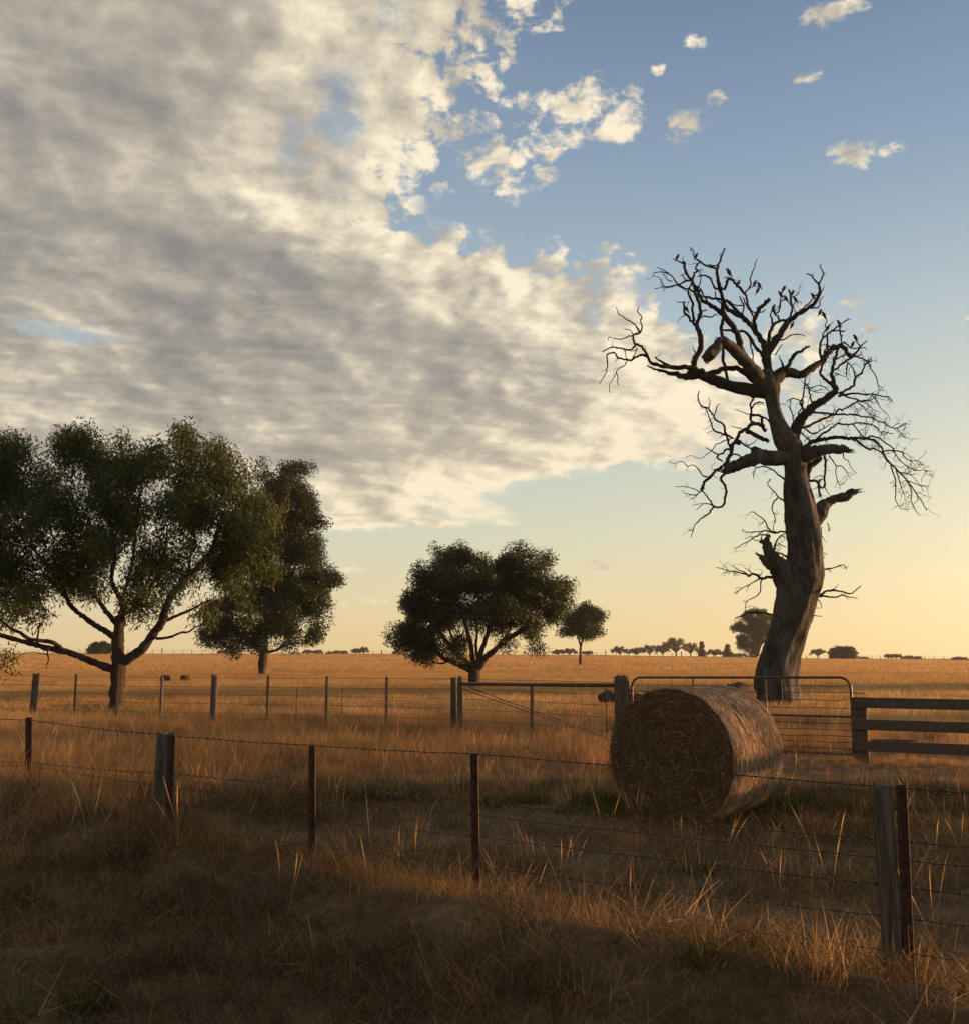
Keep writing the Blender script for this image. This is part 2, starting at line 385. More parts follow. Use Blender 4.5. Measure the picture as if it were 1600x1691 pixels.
# ------------------------------------------------------------------ ground: one polar sheet to the horizon
def build_ground():
    rs = np.concatenate([np.arange(0.2, 16, .14), np.geomspace(16, 60, 60)[1:], np.geomspace(60, 345, 50)[1:], np.linspace(346, 360, 6), np.geomspace(365, 6000, 30)])
    n1_ = 300; a = np.concatenate([np.linspace(-.75, .75, n1_), np.linspace(.75, 2 * math.pi - .75, 60)[1:-1]])
    RR, AA = np.meshgrid(rs, a, indexing='ij'); x = RR * np.sin(AA); y = RR * np.cos(AA)
    z = G(x, y); back = sm(.75, 1.3, np.abs(((AA + math.pi) % (2 * math.pi)) - math.pi)) * sm(20, 60, RR)
    z = z * (1 - back)
    v = np.stack([x, y, z], -1).reshape(-1, 3); na = len(a); nr = len(rs)
    i, j = np.meshgrid(np.arange(nr - 1), np.arange(na), indexing='ij'); j2 = (j + 1) % na
    f = np.stack([i * na + j, i * na + j2, (i + 1) * na + j2, (i + 1) * na + j], -1).reshape(-1, 4)[:, ::-1]
    o = meshraw('ground', v, f, M['ground'], smooth=True); COL.objects.link(o)
    tag(o, 'dry brown paddock ground reaching to the horizon', 'ground', kind='structure')
build_ground()

# ------------------------------------------------------------------ grass
def tuft_mesh(name, n, rad, hmin, hmax, wid, lean, matk, curl=.5, tall=0.0, seed=False, segs=3):
    """n tapering, bending blades as one mesh"""
    vs = []; fs = []; at_ = []
    for i in range(n):
        a0 = rng.random() * 6.283; r0 = rad * math.sqrt(rng.random()); p = np.array([r0 * math.cos(a0), r0 * math.sin(a0), -.02])
        h = hmin + (hmax - hmin) * rng.random() ** 1.6
        if rng.random() < tall: h *= 1.7
        a = rng.random() * 6.283; L = lean * (.25 + rng.random()); d = np.array([math.cos(a) * L, math.sin(a) * L, 1.0]); d /= np.linalg.norm(d)
        wv = np.array([-math.sin(a), math.cos(a), 0]) if rng.random() < .5 else np.array([math.cos(a + 1), math.sin(a + 1), 0])
        ww = wid * (.6 + .8 * rng.random()); c = curl * (.3 + rng.random()); base = len(vs); k0 = rng.random()
        for k in range(segs + 1):
            f = k / segs; w_ = ww * (1 - f * .9) * .5
            if seed and k >= segs - 2 and k < segs: w_ = ww * 1.5
            vs += [p - wv * w_, p + wv * w_]; at_ += [k0 * .75 + .25 * f] * 2
            p = p + d * h / segs
            d = d + np.array([math.cos(a) * c, math.sin(a) * c, -c * .6]) / segs * 1.2; d /= np.linalg.norm(d)
        for k in range(segs): b_ = base + 2 * k; fs.append((b_, b_ + 1, b_ + 3, b_ + 2))
    return meshraw(name, np.array(vs), np.array(fs), M[matk], attr=np.array(at_))
def scatter(name, label, cat, protos, x, y, sc, zoff=0.0, tilt=.15):
    """one stuff object: points with the blade tufts instanced by geometry nodes"""
    n = len(x); z = G(x, y) + zoff
    me = bpy.data.meshes.new(name); me.vertices.add(n); me.vertices.foreach_set('co', np.stack([x, y, z], 1).astype(np.float32).ravel())
    a = me.attributes.new('idx', 'INT', 'POINT'); a.data.foreach_set('value', rng.integers(0, len(protos), n).astype(np.int32))
    a = me.attributes.new('scl', 'FLOAT_VECTOR', 'POINT'); a.data.foreach_set('vector', np.broadcast_to(sc, (3, n)).T.astype(np.float32).ravel() if np.ndim(sc) == 1 else sc.astype(np.float32).ravel())
    rt = np.stack([rng.normal(0, tilt, n), rng.normal(0, tilt, n), rng.random(n) * 6.283], 1)
    a = me.attributes.new('rot', 'FLOAT_VECTOR', 'POINT'); a.data.foreach_set('vector', rt.astype(np.float32).ravel())
    o = bpy.data.objects.new(name, me); COL.objects.link(o); tag(o, label, cat, kind='stuff')
    c = bpy.data.collections.new(name + '_blades')
    for p in protos: c.objects.link(p)
    ng = bpy.data.node_groups.new(name, 'GeometryNodeTree')
    ng.interface.new_socket('Geometry', in_out='INPUT', socket_type='NodeSocketGeometry'); ng.interface.new_socket('Geometry', in_out='OUTPUT', socket_type='NodeSocketGeometry')
    N = ng.nodes; Lk = ng.links.new
    gi = N.new('NodeGroupInput'); go = N.new('NodeGroupOutput'); ip = N.new('GeometryNodeInstanceOnPoints'); ci = N.new('GeometryNodeCollectionInfo')
    ci.inputs['Collection'].default_value = c; ci.inputs['Separate Children'].default_value = True; ci.inputs['Reset Children'].default_value = True
    Lk(gi.outputs[0], ip.inputs['Points']); Lk(ci.outputs[0], ip.inputs['Instance']); ip.inputs['Pick Instance'].default_value = True
    def na(nm, ty):
        q = N.new('GeometryNodeInputNamedAttribute'); q.data_type = ty; q.inputs['Name'].default_value = nm; return q.outputs['Attribute']
    Lk(na('idx', 'INT'), ip.inputs['Instance Index']); Lk(na('rot', 'FLOAT_VECTOR'), ip.inputs['Rotation']); Lk(na('scl', 'FLOAT_VECTOR'), ip.inputs['Scale'])
    Lk(ip.outputs[0], go.inputs[0]); md = o.modifiers.new('scatter', 'NODES'); md.node_group = ng
    return o
def field_pts(n, r0, r1, amin=-.62, amax=.62, power=2):
    r = (rng.random(n) * (r1 ** power - r0 ** power) + r0 ** power) ** (1 / power); a = rng.uniform(amin, amax, n)
    return r * np.sin(a), r * np.cos(a)
def S(n, k, kz=None):
    s = k * rng.uniform(.7, 1.3, n); return np.stack([s, s, s * (1 if kz is None else kz)], 1)
def keep(x, y, p): m_ = rng.random(len(x)) < p; return x[m_], y[m_]

def grass():
    # matted short growth over the verge and the bare yard
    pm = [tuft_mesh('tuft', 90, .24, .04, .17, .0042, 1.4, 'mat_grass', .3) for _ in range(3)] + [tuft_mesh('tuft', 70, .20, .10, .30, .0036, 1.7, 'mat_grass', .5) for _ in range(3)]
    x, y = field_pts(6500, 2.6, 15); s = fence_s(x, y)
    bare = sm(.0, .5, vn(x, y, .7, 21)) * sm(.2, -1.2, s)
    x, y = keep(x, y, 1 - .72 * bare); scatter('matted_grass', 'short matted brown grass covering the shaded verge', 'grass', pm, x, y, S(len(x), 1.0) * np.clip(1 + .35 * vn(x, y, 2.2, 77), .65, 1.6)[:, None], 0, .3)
    pl = [tuft_mesh('tuft', 16, .3, .10, .30, .0034, 4.0, 'dry', .15) for _ in range(4)]
    x, y = field_pts(1500, 2.8, 14); scatter('straw_litter', 'loose pale stems lying flat on the verge and yard', 'straw', pl, x, y, S(len(x), 1.0), .05, .2)
    # medium dry grass
    pd = [tuft_mesh('tuft', 85, .17, .10, .38, .0032, .75, 'dry', .7, .06) for _ in range(6)]
    X_, Y_ = [], []
    x, y = field_pts(6800, 3.4, 30, -.62, .50); s = fence_s(x, y); r = np.hypot(x, y)
    p = .95 * np.exp(-((s - .35) / .5) ** 2) * (.25 + .75 * sm(-.2, .5, vn(x, y, 1.3, 31))) * sm(3.2, -.5, x)            # along the near fence
    p = np.maximum(p, .95 * sm(-2.2, -4.5, x + (y - 9) * .15) * sm(1.6, .2, s))                        # rank growth at the left
    p = np.maximum(p, .80 * sm(13.4, 16.5, y + vn(x, y, .5, 33) * 1.2 + np.where(x > 1.2, -1.8, 0)))    # beyond the yard
    p = np.maximum(p, .16 * sm(.1, .9, vn(x, y, 1.8, 35)) + .03)
    x, y = keep(x, y, p); n = len(x)
    low_ = 1 - .5 * sm(2.6, 3.6, x) * sm(13.5, 14.8, y)
    scatter('dry_grass', 'knee high dry straw coloured grass along the near fence and yard', 'grass', pd, x, y, S(n, 1.0, 1.0) * (low_ * (1 + .45 * sm(-2.5, -4.5, x) * sm(14, 10, y) - .35 * sm(-1, 2, x) * sm(9.5, 11, y)))[:, None], 0, .25)
    x, y = field_pts(8600, 14.5, 34, -.62, .50)
    p = .15 + .85 * sm(-.45, .45, vn(x, y, .9, 41) + .5 * vn(x, y, 2.2, 42)); x, y = keep(x, y, p)
    scatter('paddock_grass', 'dry orange grass on both sides of the far wire fence', 'grass', pd, x, y, S(len(x), 1.2, 1.0) * (np.clip(1 + .35 * vn(x, y, .8, 43), .5, 1.7) * (1 - .6 * sm(2.0, 3.2, x) * sm(20, 18.6, y) * sm(13.5, 14.5, y)))[:, None], 0, .2)
    # tall stalks with seed heads
    ps = [tuft_mesh('tuft', 5, .18, .34, .66, .0017, .25, 'dry', .35, 0, True, 5) for _ in range(4)]
    x, y = field_pts(2600, 6.5, 26); s = fence_s(x, y)
    p = .12 + .5 * sm(11, 14, y) + .8 * np.exp(-((s - .2) / .5) ** 2) * sm(-.2, .7, vn(x, y, .9, 51)) * .5; p = p * sm(1.2, .3, s) * .8
    p = np.maximum(p, .8 * sm(-2.2, -4.0, x) * sm(1.2, .2, s)) * (1 - .8 * sm(2.6, 3.6, x) * sm(13.5, 14.8, y)); x, y = keep(x, y, p)
    scatter('seed_stalks', 'tall pale seeding stalks standing above the grass', 'grass', ps, x, y, S(len(x), 1.0), 0, .2)
    pk = [tuft_mesh('tuft', 3, .05, .50, .68, .0034, .22, 'dry', .3, 0, True, 6) for _ in range(3)]
    hs = [hit(a_, b_) for a_, b_ in ((1118, 1412), (1003, 1396), (985, 1340), (1200, 1425), (880, 1445), (1050, 1380), (467, 1520), (528, 1640), (300, 1395), (145, 1385), (190, 1375), (1180, 1380), (1290, 1500), (1370, 1480), (1040, 1520), (690, 1430), (1545, 1560))]
    scatter('seed_heads', 'single pale seeding grass stems standing out in front of the bale', 'grass', pk, np.array([h_.x for h_ in hs]), np.array([h_.y for h_ in hs]), S(len(hs), .9), 0, .12)
    # green clumps
    pg = [tuft_mesh('tuft', 110, .20, .14, .42, .007, .8, 'green', .8) for _ in range(3)]
    pts = []
    for px, py, n, sp in ((600, 1325, 16, .30), (620, 1300, 10, .3), (450, 1325, 3, .3), (660, 1290, 4, .5), (860, 1310, 5, .5), (930, 1325, 9, .5), (985, 1330, 8, .35), (780, 1330, 3, .3),
                          (1010, 1345, 6, .3), (1260, 1335, 8, .3), (1320, 1340, 12, .5), (1390, 1345, 12, .5), (1560, 1350, 10, .5), (1130, 1442, 1, .06), (1145, 1600, 1, .05), (130, 1680, 3, .3), (10, 1510, 2, .15), (150, 1290, 8, .6), (120, 1215, 14, 1.2), (250, 1230, 12, 1.2), (1220, 1345, 5, .3)):
        c = hit(px, py)
        for _ in range(n): pts.append((c.x + rng.normal(0, sp), c.y + rng.normal(0, sp * .5)))
    pts = np.array(pts); scatter('green_grass', 'green grass clumps around the hay bale and along the yard', 'grass', pg, pts[:, 0], pts[:, 1], S(len(pts), .85), 0, .15)
    # open paddock: ever larger patches
    pf = [tuft_mesh('tuft', 240, .9, .18, .42, .018, .5, 'gold', .6, segs=2) for _ in range(4)]
    x, y = field_pts(7000, 31, 110); r = np.hypot(x, y)
    scatter('golden_grass', 'waist of golden dry grass across the open paddock', 'grass', pf, x, y, S(len(x), 1.2, .8), 0, .03)
    pf2 = [tuft_mesh('tuft', 260, 3.0, .25, .5, .07, .4, 'gold', .4, segs=2) for _ in range(3)]
    x, y = field_pts(7000, 100, 352); scatter('distant_grass', 'distant golden grass reaching to the horizon fence', 'grass', pf2, x, y, S(len(x), 1.25, .7), 0, .01)
grass()

# ------------------------------------------------------------------ traced limbs
def cr(P, n=4):
    """Catmull-Rom through rows of P"""
    P = np.array(P, float)
    if len(P) < 3: 
        t = np.linspace(0, 1, n + 1)[:, None]; return P[0] + (P[-1] - P[0]) * t
    Q = np.vstack([2 * P[0] - P[1], P, 2 * P[-1] - P[-2]]); out = []
    for i in range(1, len(Q) - 2):
        for k in range(n):
            t = k / n; a, b_, c, d = Q[i - 1], Q[i], Q[i + 1], Q[i + 2]
            out.append(.5 * (2 * b_ + (c - a) * t + (2 * a - 5 * b_ + 4 * c - d) * t * t + (3 * b_ - 3 * c + d - a) * t ** 3))
    out.append(Q[-2]); return np.array(out)
JIT = .6
class Skel:
    """limb network traced in the photo and given real depth"""
    def __init__(s, Y0): s.Y0 = Y0; s.px = F / Y0; s.nodes = np.zeros((0, 3)); s.rad = np.zeros(0)
    def add(s, line, r0, r1, n=3, jit=.25, depth=None, start=None, drift=.5):
        L = np.array(line, float)
        P = cr(L, n); m_ = len(P)
        if start is None:
            if len(s.nodes):
                q = np.array(at(P[0][0], P[0][1], s.Y0)); d = (s.nodes[:, 0] - q[0]) ** 2 + (s.nodes[:, 2] - q[2]) ** 2
                start = s.nodes[np.argmin(d)][1] if d.min() < .5 ** 2 else s.Y0
            else: start = s.Y0
        seg = np.concatenate([[0], np.cumsum(np.hypot(*np.diff(P, axis=0).T))]) / s.px
        sl = rng.uniform(-1, 1) * drift if depth is None else depth
        ph = rng.random(2) * 6.28
        yy = start + sl * seg + .12 * seg * np.sin(seg * 1.3 + ph[0]) * drift
        R_ = r0 + (r1 - r0) * np.linspace(0, 1, m_) ** .85
        W = np.array([at(p[0], p[1], y_) for p, y_ in zip(P, yy)])
        jj = rng.normal(0, 1, W.shape) * (np.minimum(R_, .06) * .5 * max(jit, JIT))[:, None]; jj[0] = 0; W = W + jj
        R_ = R_ * (1 + rng.normal(0, .07, m_))
        s.nodes = np.vstack([s.nodes, W]); s.rad = np.concatenate([s.rad, R_]); return W, R_
def twigs(mb, P, Rr, n, length, seedup=0.0, r=.012, depth=2, outdir=None, gn=.55):
    """gnarled random side twigs along P"""
    for _ in range(n):
        i = rng.integers(max(1, len(P) // 4), len(P)); p = P[i].copy()
        d = rng.normal(0, 1, 3); d[2] += seedup
        t = P[i] - P[i - 1]; t /= np.linalg.norm(t) + 1e-9; d = d / np.linalg.norm(d) * .9 + t * .6; d /= np.linalg.norm(d)
        L = length * rng.uniform(.5, 1.3); k = 6; pts = [p.copy()]
        for j in range(k):
            p = p + d * L / k; pts.append(p.copy()); d = d + rng.normal(0, gn, 3); d /= np.linalg.norm(d)
        rr = np.linspace(min(r, Rr[i] * .7), .004, k + 1); pts = np.array(pts); mb.tube(pts, rr, 4, cap=False)
        if depth > 1: twigs(mb, pts, rr, rng.integers(1, 4), L * .5, seedup, r * .6, depth - 1, gn=gn)

# ------------------------------------------------------------------ the dead tree
def dead_tree():
    base = hit(1285, 1171); Y0 = base.y
    T = thing('dead_tree', 'tall leafless dead gum tree with a thick pale trunk and twisted bare limbs', 'dead tree', (base.x, Y0, base.z - .1))
    S_ = Skel(Y0); k = Y0 / F
    # trunk: rings measured in the photo
    tr = [(1280, 1190, 50), (1279, 1176, 45), (1280, 1159, 40), (1281, 1140, 36.5), (1282, 1117, 34.5), (1286, 1095, 32.5), (1291, 1074, 31.5), (1298, 1052, 30.5), (1305, 1031, 30.5), (1311, 1010, 31.5), (1315, 989, 32), (1320, 965, 34), (1323, 946, 33), (1328, 925, 27.5), (1329, 905, 26.5), (1328, 885, 26.5),
          (1324, 860, 26.5), (1321, 838, 25), (1317, 815, 23.5), (1314, 792, 19.5), (1313, 771, 18), (1309, 752, 20), (1303, 735, 23), (1296, 720, 21), (1288, 705, 16), (1282, 690, 13.2), (1277, 672, 11.8), (1274, 656, 13), (1272, 640, 16), (1270, 625, 14), (1267, 610, 8)]
    P = cr([(a, b_, c) for a, b_, c in tr], 4); n = len(P); sides = 56; vs = []
    for i, (a, b_, c) in enumerate(P):
        c0 = np.array(at(a, b_, Y0)); R0 = c * k; h = c0[2]
        S_.nodes = np.vstack([S_.nodes, c0]); S_.rad = np.append(S_.rad, R0)
        for j in range(sides):
            t = 6.2832 * j / sides
            fl = 1 + .13 * math.exp(-(h - base.z) / .5) * math.sin(3 * t + 1.0) + .06 * math.sin(2 * t + h * .5) + .035 * math.sin(5 * t + h * .9 + 2 * math.sin(h)) + .022 * math.sin(9 * t - h * 1.7) + .015 * math.sin(17 * t + 3 * math.sin(h * 1.1)) + .03 * math.sin(h * 2.3 + 2 * t) * math.sin(h * 5.1 + 3 * t) + rng.normal(0, .012)
            vs.append(c0 + R0 * fl * np.array([math.cos(t), math.sin(t), 0]))
    f = [[i * sides + j, i * sides + (j + 1) % sides, (i + 1) * sides + (j + 1) % sides, (i + 1) * sides + j] for i in range(n - 1) for j in range(sides)]
    f.append([(n - 1) * sides + j for j in range(sides)])
    mb = MB(); mb.add(vs, f)
    for dx, r_ in ((34, 13), (-30, 11), (12, 12), (-8, 13)):       # root flares
        a = (1280 + dx * .55, 1150); w0 = at(*a, Y0 - (.35 if abs(dx) < 20 else 0)); w1 = at(1280 + dx * 1.25, 1176, Y0 - (.7 if abs(dx) < 20 else .1))
        mb.tube(cr([w0, w0.lerp(w1, .6) + Vector((0, 0, -.04)), w1 + Vector((0, 0, -.08))], 4), np.linspace(r_ * k * 1.3, r_ * k * .35, 9), 10, lump=.1)
    mb.build('trunk', M['dead_bark'], T)
    e = [S_.nodes.copy(), S_.rad.copy()]
    def limb(name, lines, mk='dead_twig', tw=0, twl=.8, sides=9, lump=.10, up=0.0, drift=.45):
        mb = MB()
        for ln in lines:
            r0, r1, pts = ln[0], ln[1], ln[2]; r0 *= .84 if r0 < 7 else .93; r1 *= .84; dep = ln[3] if len(ln) > 3 else None
            W, Rr = S_.add(pts, r0 * k, r1 * k, 3 if len(pts) > 2 else 5, depth=dep, drift=drift)
            mb.tube(W, Rr, sides if r0 > 4 else (6 if r0 > 1.5 else 5), lump=lump if r0 > 3 else .2)
            if tw and len(W) > 3:
                L = np.sum(np.linalg.norm(np.diff(W, axis=0), axis=1)); nt_ = rng.poisson(tw * 1.5 * L * (1.0 if r0 < 5 else .4))
                twigs(mb, W, Rr, nt_, twl, up, .014)
        return mb.build(name, M[mk], T)
    def stub(lines, mk='dead_bark'):
        """thick broken limb with a splintered end"""
        mb = MB()
        for ln in lines:
            W, Rr = S_.add(ln[1], 1, 1, 4, depth=ln[2] if len(ln) > 2 else None, drift=.3)
            Rr = np.interp(np.linspace(0, 1, len(W)), np.linspace(0, 1, len(ln[0])), np.array(ln[0]) * k)
            mb.tube(W, Rr, 16, lump=.13)
            d = W[-1] - W[-2]; d /= np.linalg.norm(d)
            for _ in range(9):
                o = rng.normal(0, .5, 3) * Rr[-1]; mb.tube([W[-1] + o - d * .1, W[-1] + o * 1.1 + d * rng.uniform(.04, .22)], [Rr[-1] * .35, .006], 5)
        return mb.build('broken_limb', M[mk], T)
    # -- the long limb to the left and what rises from it
    limb('branch', [(14, 9, [(1274, 648), (1258, 648), (1240, 644), (1216, 640), (1190, 632), (1170, 624), (1150, 616), (1138, 618)]),
        (8, 4, [(1150, 618), (1132, 622), (1118, 618), (1106, 616)]), (4, 1.2, [(1110, 617), (1092, 612), (1080, 609), (1068, 604)]),
        (6, 3.8, [(1150, 610), (1137, 606), (1124, 606), (1108, 606), (1092, 604)]), (3.5, 1.6, [(1104, 604), (1093, 598), (1082, 590)]),
        (4.0, 2.4, [(1094, 604), (1084, 602), (1074, 598), (1070, 590), (1066, 582), (1060, 572), (1048, 568)]),
        (2.4, 1.8, [(1048, 568), (1046, 561), (1045, 554), (1050, 551), (1057, 549)]), (2.0, .9, [(1057, 549), (1060, 540), (1057, 530), (1059, 522), (1052, 514), (1055, 506)]),
        (1.8, .8, [(1056, 548), (1052, 541), (1048, 536), (1040, 530), (1032, 526), (1028, 522), (1021, 518), (1017, 507)]),
        (1.6, .7, [(1045, 554), (1038, 555), (1032, 558), (1022, 560), (1012, 558), (1005, 556), (1004, 562)]), (1.2, .7, [(1045, 552), (1040, 545), (1031, 543)]),
        (2.4, 1.2, [(1050, 569), (1046, 573), (1042, 578), (1036, 578), (1030, 576), (1018, 574), (1008, 574), (1000, 578), (994, 580)]),
        (2.8, 1.4, [(1067, 588), (1060, 586), (1054, 587), (1048, 590), (1042, 594), (1030, 593), (1020, 590), (1016, 584), (1010, 582), (1001, 586)]),
        (1.6, .7, [(1002, 586), (1002, 594), (1003, 602), (1001, 612), (998, 620), (994, 626), (989, 634)]), (1.4, .7, [(1036, 594), (1033, 600), (1030, 604), (1022, 608), (1018, 612), (1014, 622), (1009, 630), (1006, 636), (1006, 648)]),
        (1.2, .7, [(1018, 616), (1020, 624), (1019, 630), (1021, 637)]), (1.4, .9, [(1052, 574), (1049, 582), (1044, 592)]), (1.2, .8, [(1030, 576), (1033, 584), (1033, 592)]), (1, .6, [(1020, 590), (1016, 598)])], tw=.5, twl=.45)
    limb('branch', [(6.5, 4.6, [(1146, 618), (1145, 608), (1146, 598), (1149, 588), (1156, 578), (1158, 568), (1156, 556), (1153, 546), (1150, 538)]),
        (4.0, 2.6, [(1150, 538), (1153, 526), (1156, 516), (1154, 500), (1151, 492), (1148, 484), (1146, 476), (1143, 466), (1138, 458), (1133, 448), (1129, 440), (1131, 434), (1126, 432)]), (1.8, .8, [(1130, 436), (1120, 431), (1110, 427)]), (1.2, .6, [(1127, 433), (1128, 421)]),
        (3.2, 2.2, [(1150, 540), (1145, 534), (1140, 528), (1134, 520), (1130, 516), (1129, 508), (1130, 498)]), (1.6, .8, [(1130, 498), (1124, 499), (1117, 498)]), (1.2, .5, [(1133, 520), (1124, 524), (1118, 533)]),
        (3.0, 2.0, [(1146, 530), (1144, 520), (1143, 508), (1144, 500), (1138, 490), (1136, 480), (1140, 470), (1143, 464)]),
        (2.6, 1.6, [(1142, 462), (1147, 450), (1152, 447), (1148, 442), (1151, 436), (1155, 434)]),
        (2.6, .8, [(1140, 462), (1130, 464), (1120, 469), (1108, 472), (1094, 474), (1080, 477)]), (2.0, .8, [(1134, 478), (1124, 472), (1116, 466), (1111, 458), (1104, 452), (1092, 449), (1080, 450), (1078, 457)]), (1.3, .7, [(1105, 452), (1096, 446), (1084, 441)]), (1.2, .7, [(1110, 464), (1102, 462), (1098, 456), (1093, 452)]),
        (1.6, .8, [(1112, 472), (1104, 474), (1096, 472), (1090, 460), (1085, 456)]), (1.2, .7, [(1104, 474), (1097, 476), (1095, 482)]), (1.6, .8, [(1138, 464), (1130, 460), (1127, 454), (1122, 456)]),
        (2.2, 1.5, [(1148, 484), (1140, 478), (1131, 476), (1125, 474), (1118, 470)]), (1.8, 1.2, [(1152, 520), (1160, 514), (1167, 511)]), (1.8, 1.2, [(1156, 524), (1165, 522), (1175, 524), (1180, 519), (1184, 521)]),
        (1.2, .6, [(1149, 588), (1146, 580), (1143, 569)]), (1.2, .6, [(1145, 604), (1141, 598), (1144, 588)])], tw=.55, twl=.45)
    # -- arch and the broken hanging chunk
    limb('branch', [(6.5, 5, [(1250, 640), (1246, 632), (1238, 622), (1226, 612), (1210, 607), (1190, 610), (1174, 616), (1160, 622)], -.3)], sides=10)
    stub([([12, 11, 10, 9, 8], [(1266, 640), (1252, 622), (1240, 608), (1224, 590), (1208, 574), (1196, 564), (1188, 562)], -.5)])
    stub([([7, 9, 10, 9], [(1190, 562), (1182, 574), (1174, 584), (1168, 589)], -.3)])
    # -- centre-left limb fan
    limb('branch', [(7.5, 5.5, [(1262, 632), (1250, 616), (1238, 600), (1228, 588), (1222, 572), (1216, 550), (1206, 534), (1194, 520)]),
        (5, 3, [(1196, 522), (1188, 514), (1180, 508), (1170, 502), (1160, 496), (1155, 488), (1152, 478), (1146, 470)]),
        (4.4, 3.0, [(1196, 524), (1193, 510), (1194, 498), (1191, 486), (1188, 474), (1185, 462), (1183, 450), (1184, 442)]), (2.8, 1.2, [(1184, 444), (1187, 436), (1190, 428), (1193, 420), (1195, 415), (1197, 410)]), (1.2, .6, [(1194, 420), (1190, 415)]),
        (2.6, 1.0, [(1184, 444), (1174, 440), (1166, 438), (1156, 432), (1148, 427), (1145, 420), (1145, 414), (1139, 408)]), (1.6, 1, [(1186, 438), (1178, 438), (1170, 436)]),
        (4.0, 3.4, [(1196, 520), (1192, 534), (1191, 546), (1192, 554), (1194, 562), (1193, 578), (1194, 596), (1198, 610), (1202, 630)], .35),
        (3.2, 2.0, [(1196, 478), (1200, 468), (1202, 460), (1206, 461), (1212, 466), (1220, 474), (1228, 484), (1233, 494), (1236, 504), (1240, 514), (1245, 524)]), (2.0, .8, [(1202, 462), (1200, 457), (1195, 459)]),
        (2.0, .9, [(1229, 484), (1235, 477), (1239, 470), (1239, 460), (1242, 450), (1246, 440), (1247, 434), (1250, 428)]), (1.2, .7, [(1236, 477), (1242, 473), (1248, 472), (1254, 475)]),
        (2.6, 1.6, [(1194, 478), (1189, 474), (1182, 476), (1176, 468), (1174, 460), (1168, 456), (1160, 454), (1152, 456)]), (1.6, 1.0, [(1152, 476), (1156, 466), (1157, 456), (1154, 448)]),
        (2.2, 1.4, [(1172, 504), (1166, 494), (1160, 484), (1156, 476), (1150, 472)]), (1.8, 1.0, [(1190, 500), (1182, 492), (1181, 480)])], tw=.55, twl=.45)
    limb('branch', [(6.5, 4.2, [(1266, 596), (1263, 580), (1260, 566), (1254, 556), (1248, 548), (1238, 534), (1226, 524), (1212, 516), (1200, 508), (1196, 500)]),
        (4.5, 3.8, [(1249, 550), (1246, 538), (1245, 526), (1250, 516), (1256, 508), (1262, 502), (1266, 498), (1271, 492)]), (1.6, .9, [(1252, 516), (1260, 514), (1264, 511)]), (1.2, .8, [(1251, 512), (1249, 506)]),
        (3.4, 2.4, [(1240, 536), (1228, 522), (1218, 514), (1204, 500), (1190, 494), (1176, 492), (1162, 490)]),
        (4.0, 2.2, [(1262, 600), (1258, 586), (1252, 578), (1246, 570), (1238, 558), (1228, 548), (1218, 545), (1208, 545), (1192, 544)]),
        (2.2, 1.2, [(1228, 526), (1226, 516), (1228, 504), (1224, 496), (1220, 488)]), (1.6, 1.0, [(1228, 504), (1218, 504), (1210, 502), (1204, 496)]), (1.8, 1, [(1234, 506), (1230, 498), (1227, 490)]), (2.0, 1.2, [(1238, 560), (1240, 574), (1243, 584), (1243, 596)]),
        (1.6, 1, [(1252, 520), (1238, 512), (1232, 506)])], tw=.5, twl=.4)
    # -- centre-right limbs
    limb('branch', [(9, 6.0, [(1270, 630), (1268, 612), (1266, 596), (1267, 584), (1274, 570), (1284, 556), (1294, 542), (1302, 530)], .2), (5.5, 3.2, [(1302, 530), (1312, 522), (1324, 516), (1336, 508), (1346, 498), (1352, 488), (1355, 480)]),
        (2.8, 1.0, [(1355, 482), (1352, 472), (1353, 466), (1358, 456), (1359, 449), (1355, 442), (1355, 436)]), (2.2, 1.0, [(1352, 468), (1344, 461), (1340, 455), (1332, 451)]), (1.3, .6, [(1355, 482), (1360, 476), (1360, 471)]),
        (2.0, 1.0, [(1338, 508), (1348, 508), (1354, 504), (1354, 496), (1360, 489)]), (2.2, 1.5, [(1316, 520), (1326, 508), (1336, 500), (1344, 490), (1350, 486)]),
        (4.5, 2.5, [(1268, 580), (1270, 566), (1270, 552), (1275, 540), (1282, 532), (1292, 530), (1302, 530)], -.2), (2.4, 1.2, [(1276, 540), (1274, 526), (1272, 518), (1276, 509)]), (2.4, 1.5, [(1288, 530), (1283, 522), (1278, 518)]),
        (2.0, 1.2, [(1278, 518), (1286, 514), (1287, 504), (1291, 496), (1298, 495), (1305, 503), (1308, 510)]), (2.6, 1.8, [(1302, 530), (1306, 518), (1309, 508), (1306, 500), (1305, 488), (1302, 478)]), (1.4, .7, [(1288, 508), (1288, 494), (1291, 484), (1295, 477), (1299, 475)]),
        (1.3, .7, [(1306, 490), (1313, 488), (1318, 484), (1320, 479)]), (1.3, .7, [(1308, 508), (1312, 500), (1316, 496), (1324, 500)]), (1.3, .8, [(1310, 508), (1316, 516), (1322, 514)]),
        (2.0, 1.2, [(1275, 580), (1280, 572), (1286, 562), (1290, 552), (1288, 544)]), (1.8, 1.0, [(1284, 562), (1296, 560), (1304, 554), (1314, 552), (1322, 552), (1329, 555)]), (1.6, 1, [(1280, 586), (1286, 576), (1292, 568)])], tw=.6, twl=.4)
    limb('broken_limb', [(5.0, 2.2, [(1298, 612), (1303, 602), (1308, 592), (1314, 584), (1322, 580), (1329, 575), (1336, 571)])], sides=10)
    limb('broken_limb', [(3.4, .8, [(1290, 614), (1292, 604), (1290, 596), (1287, 587)])])
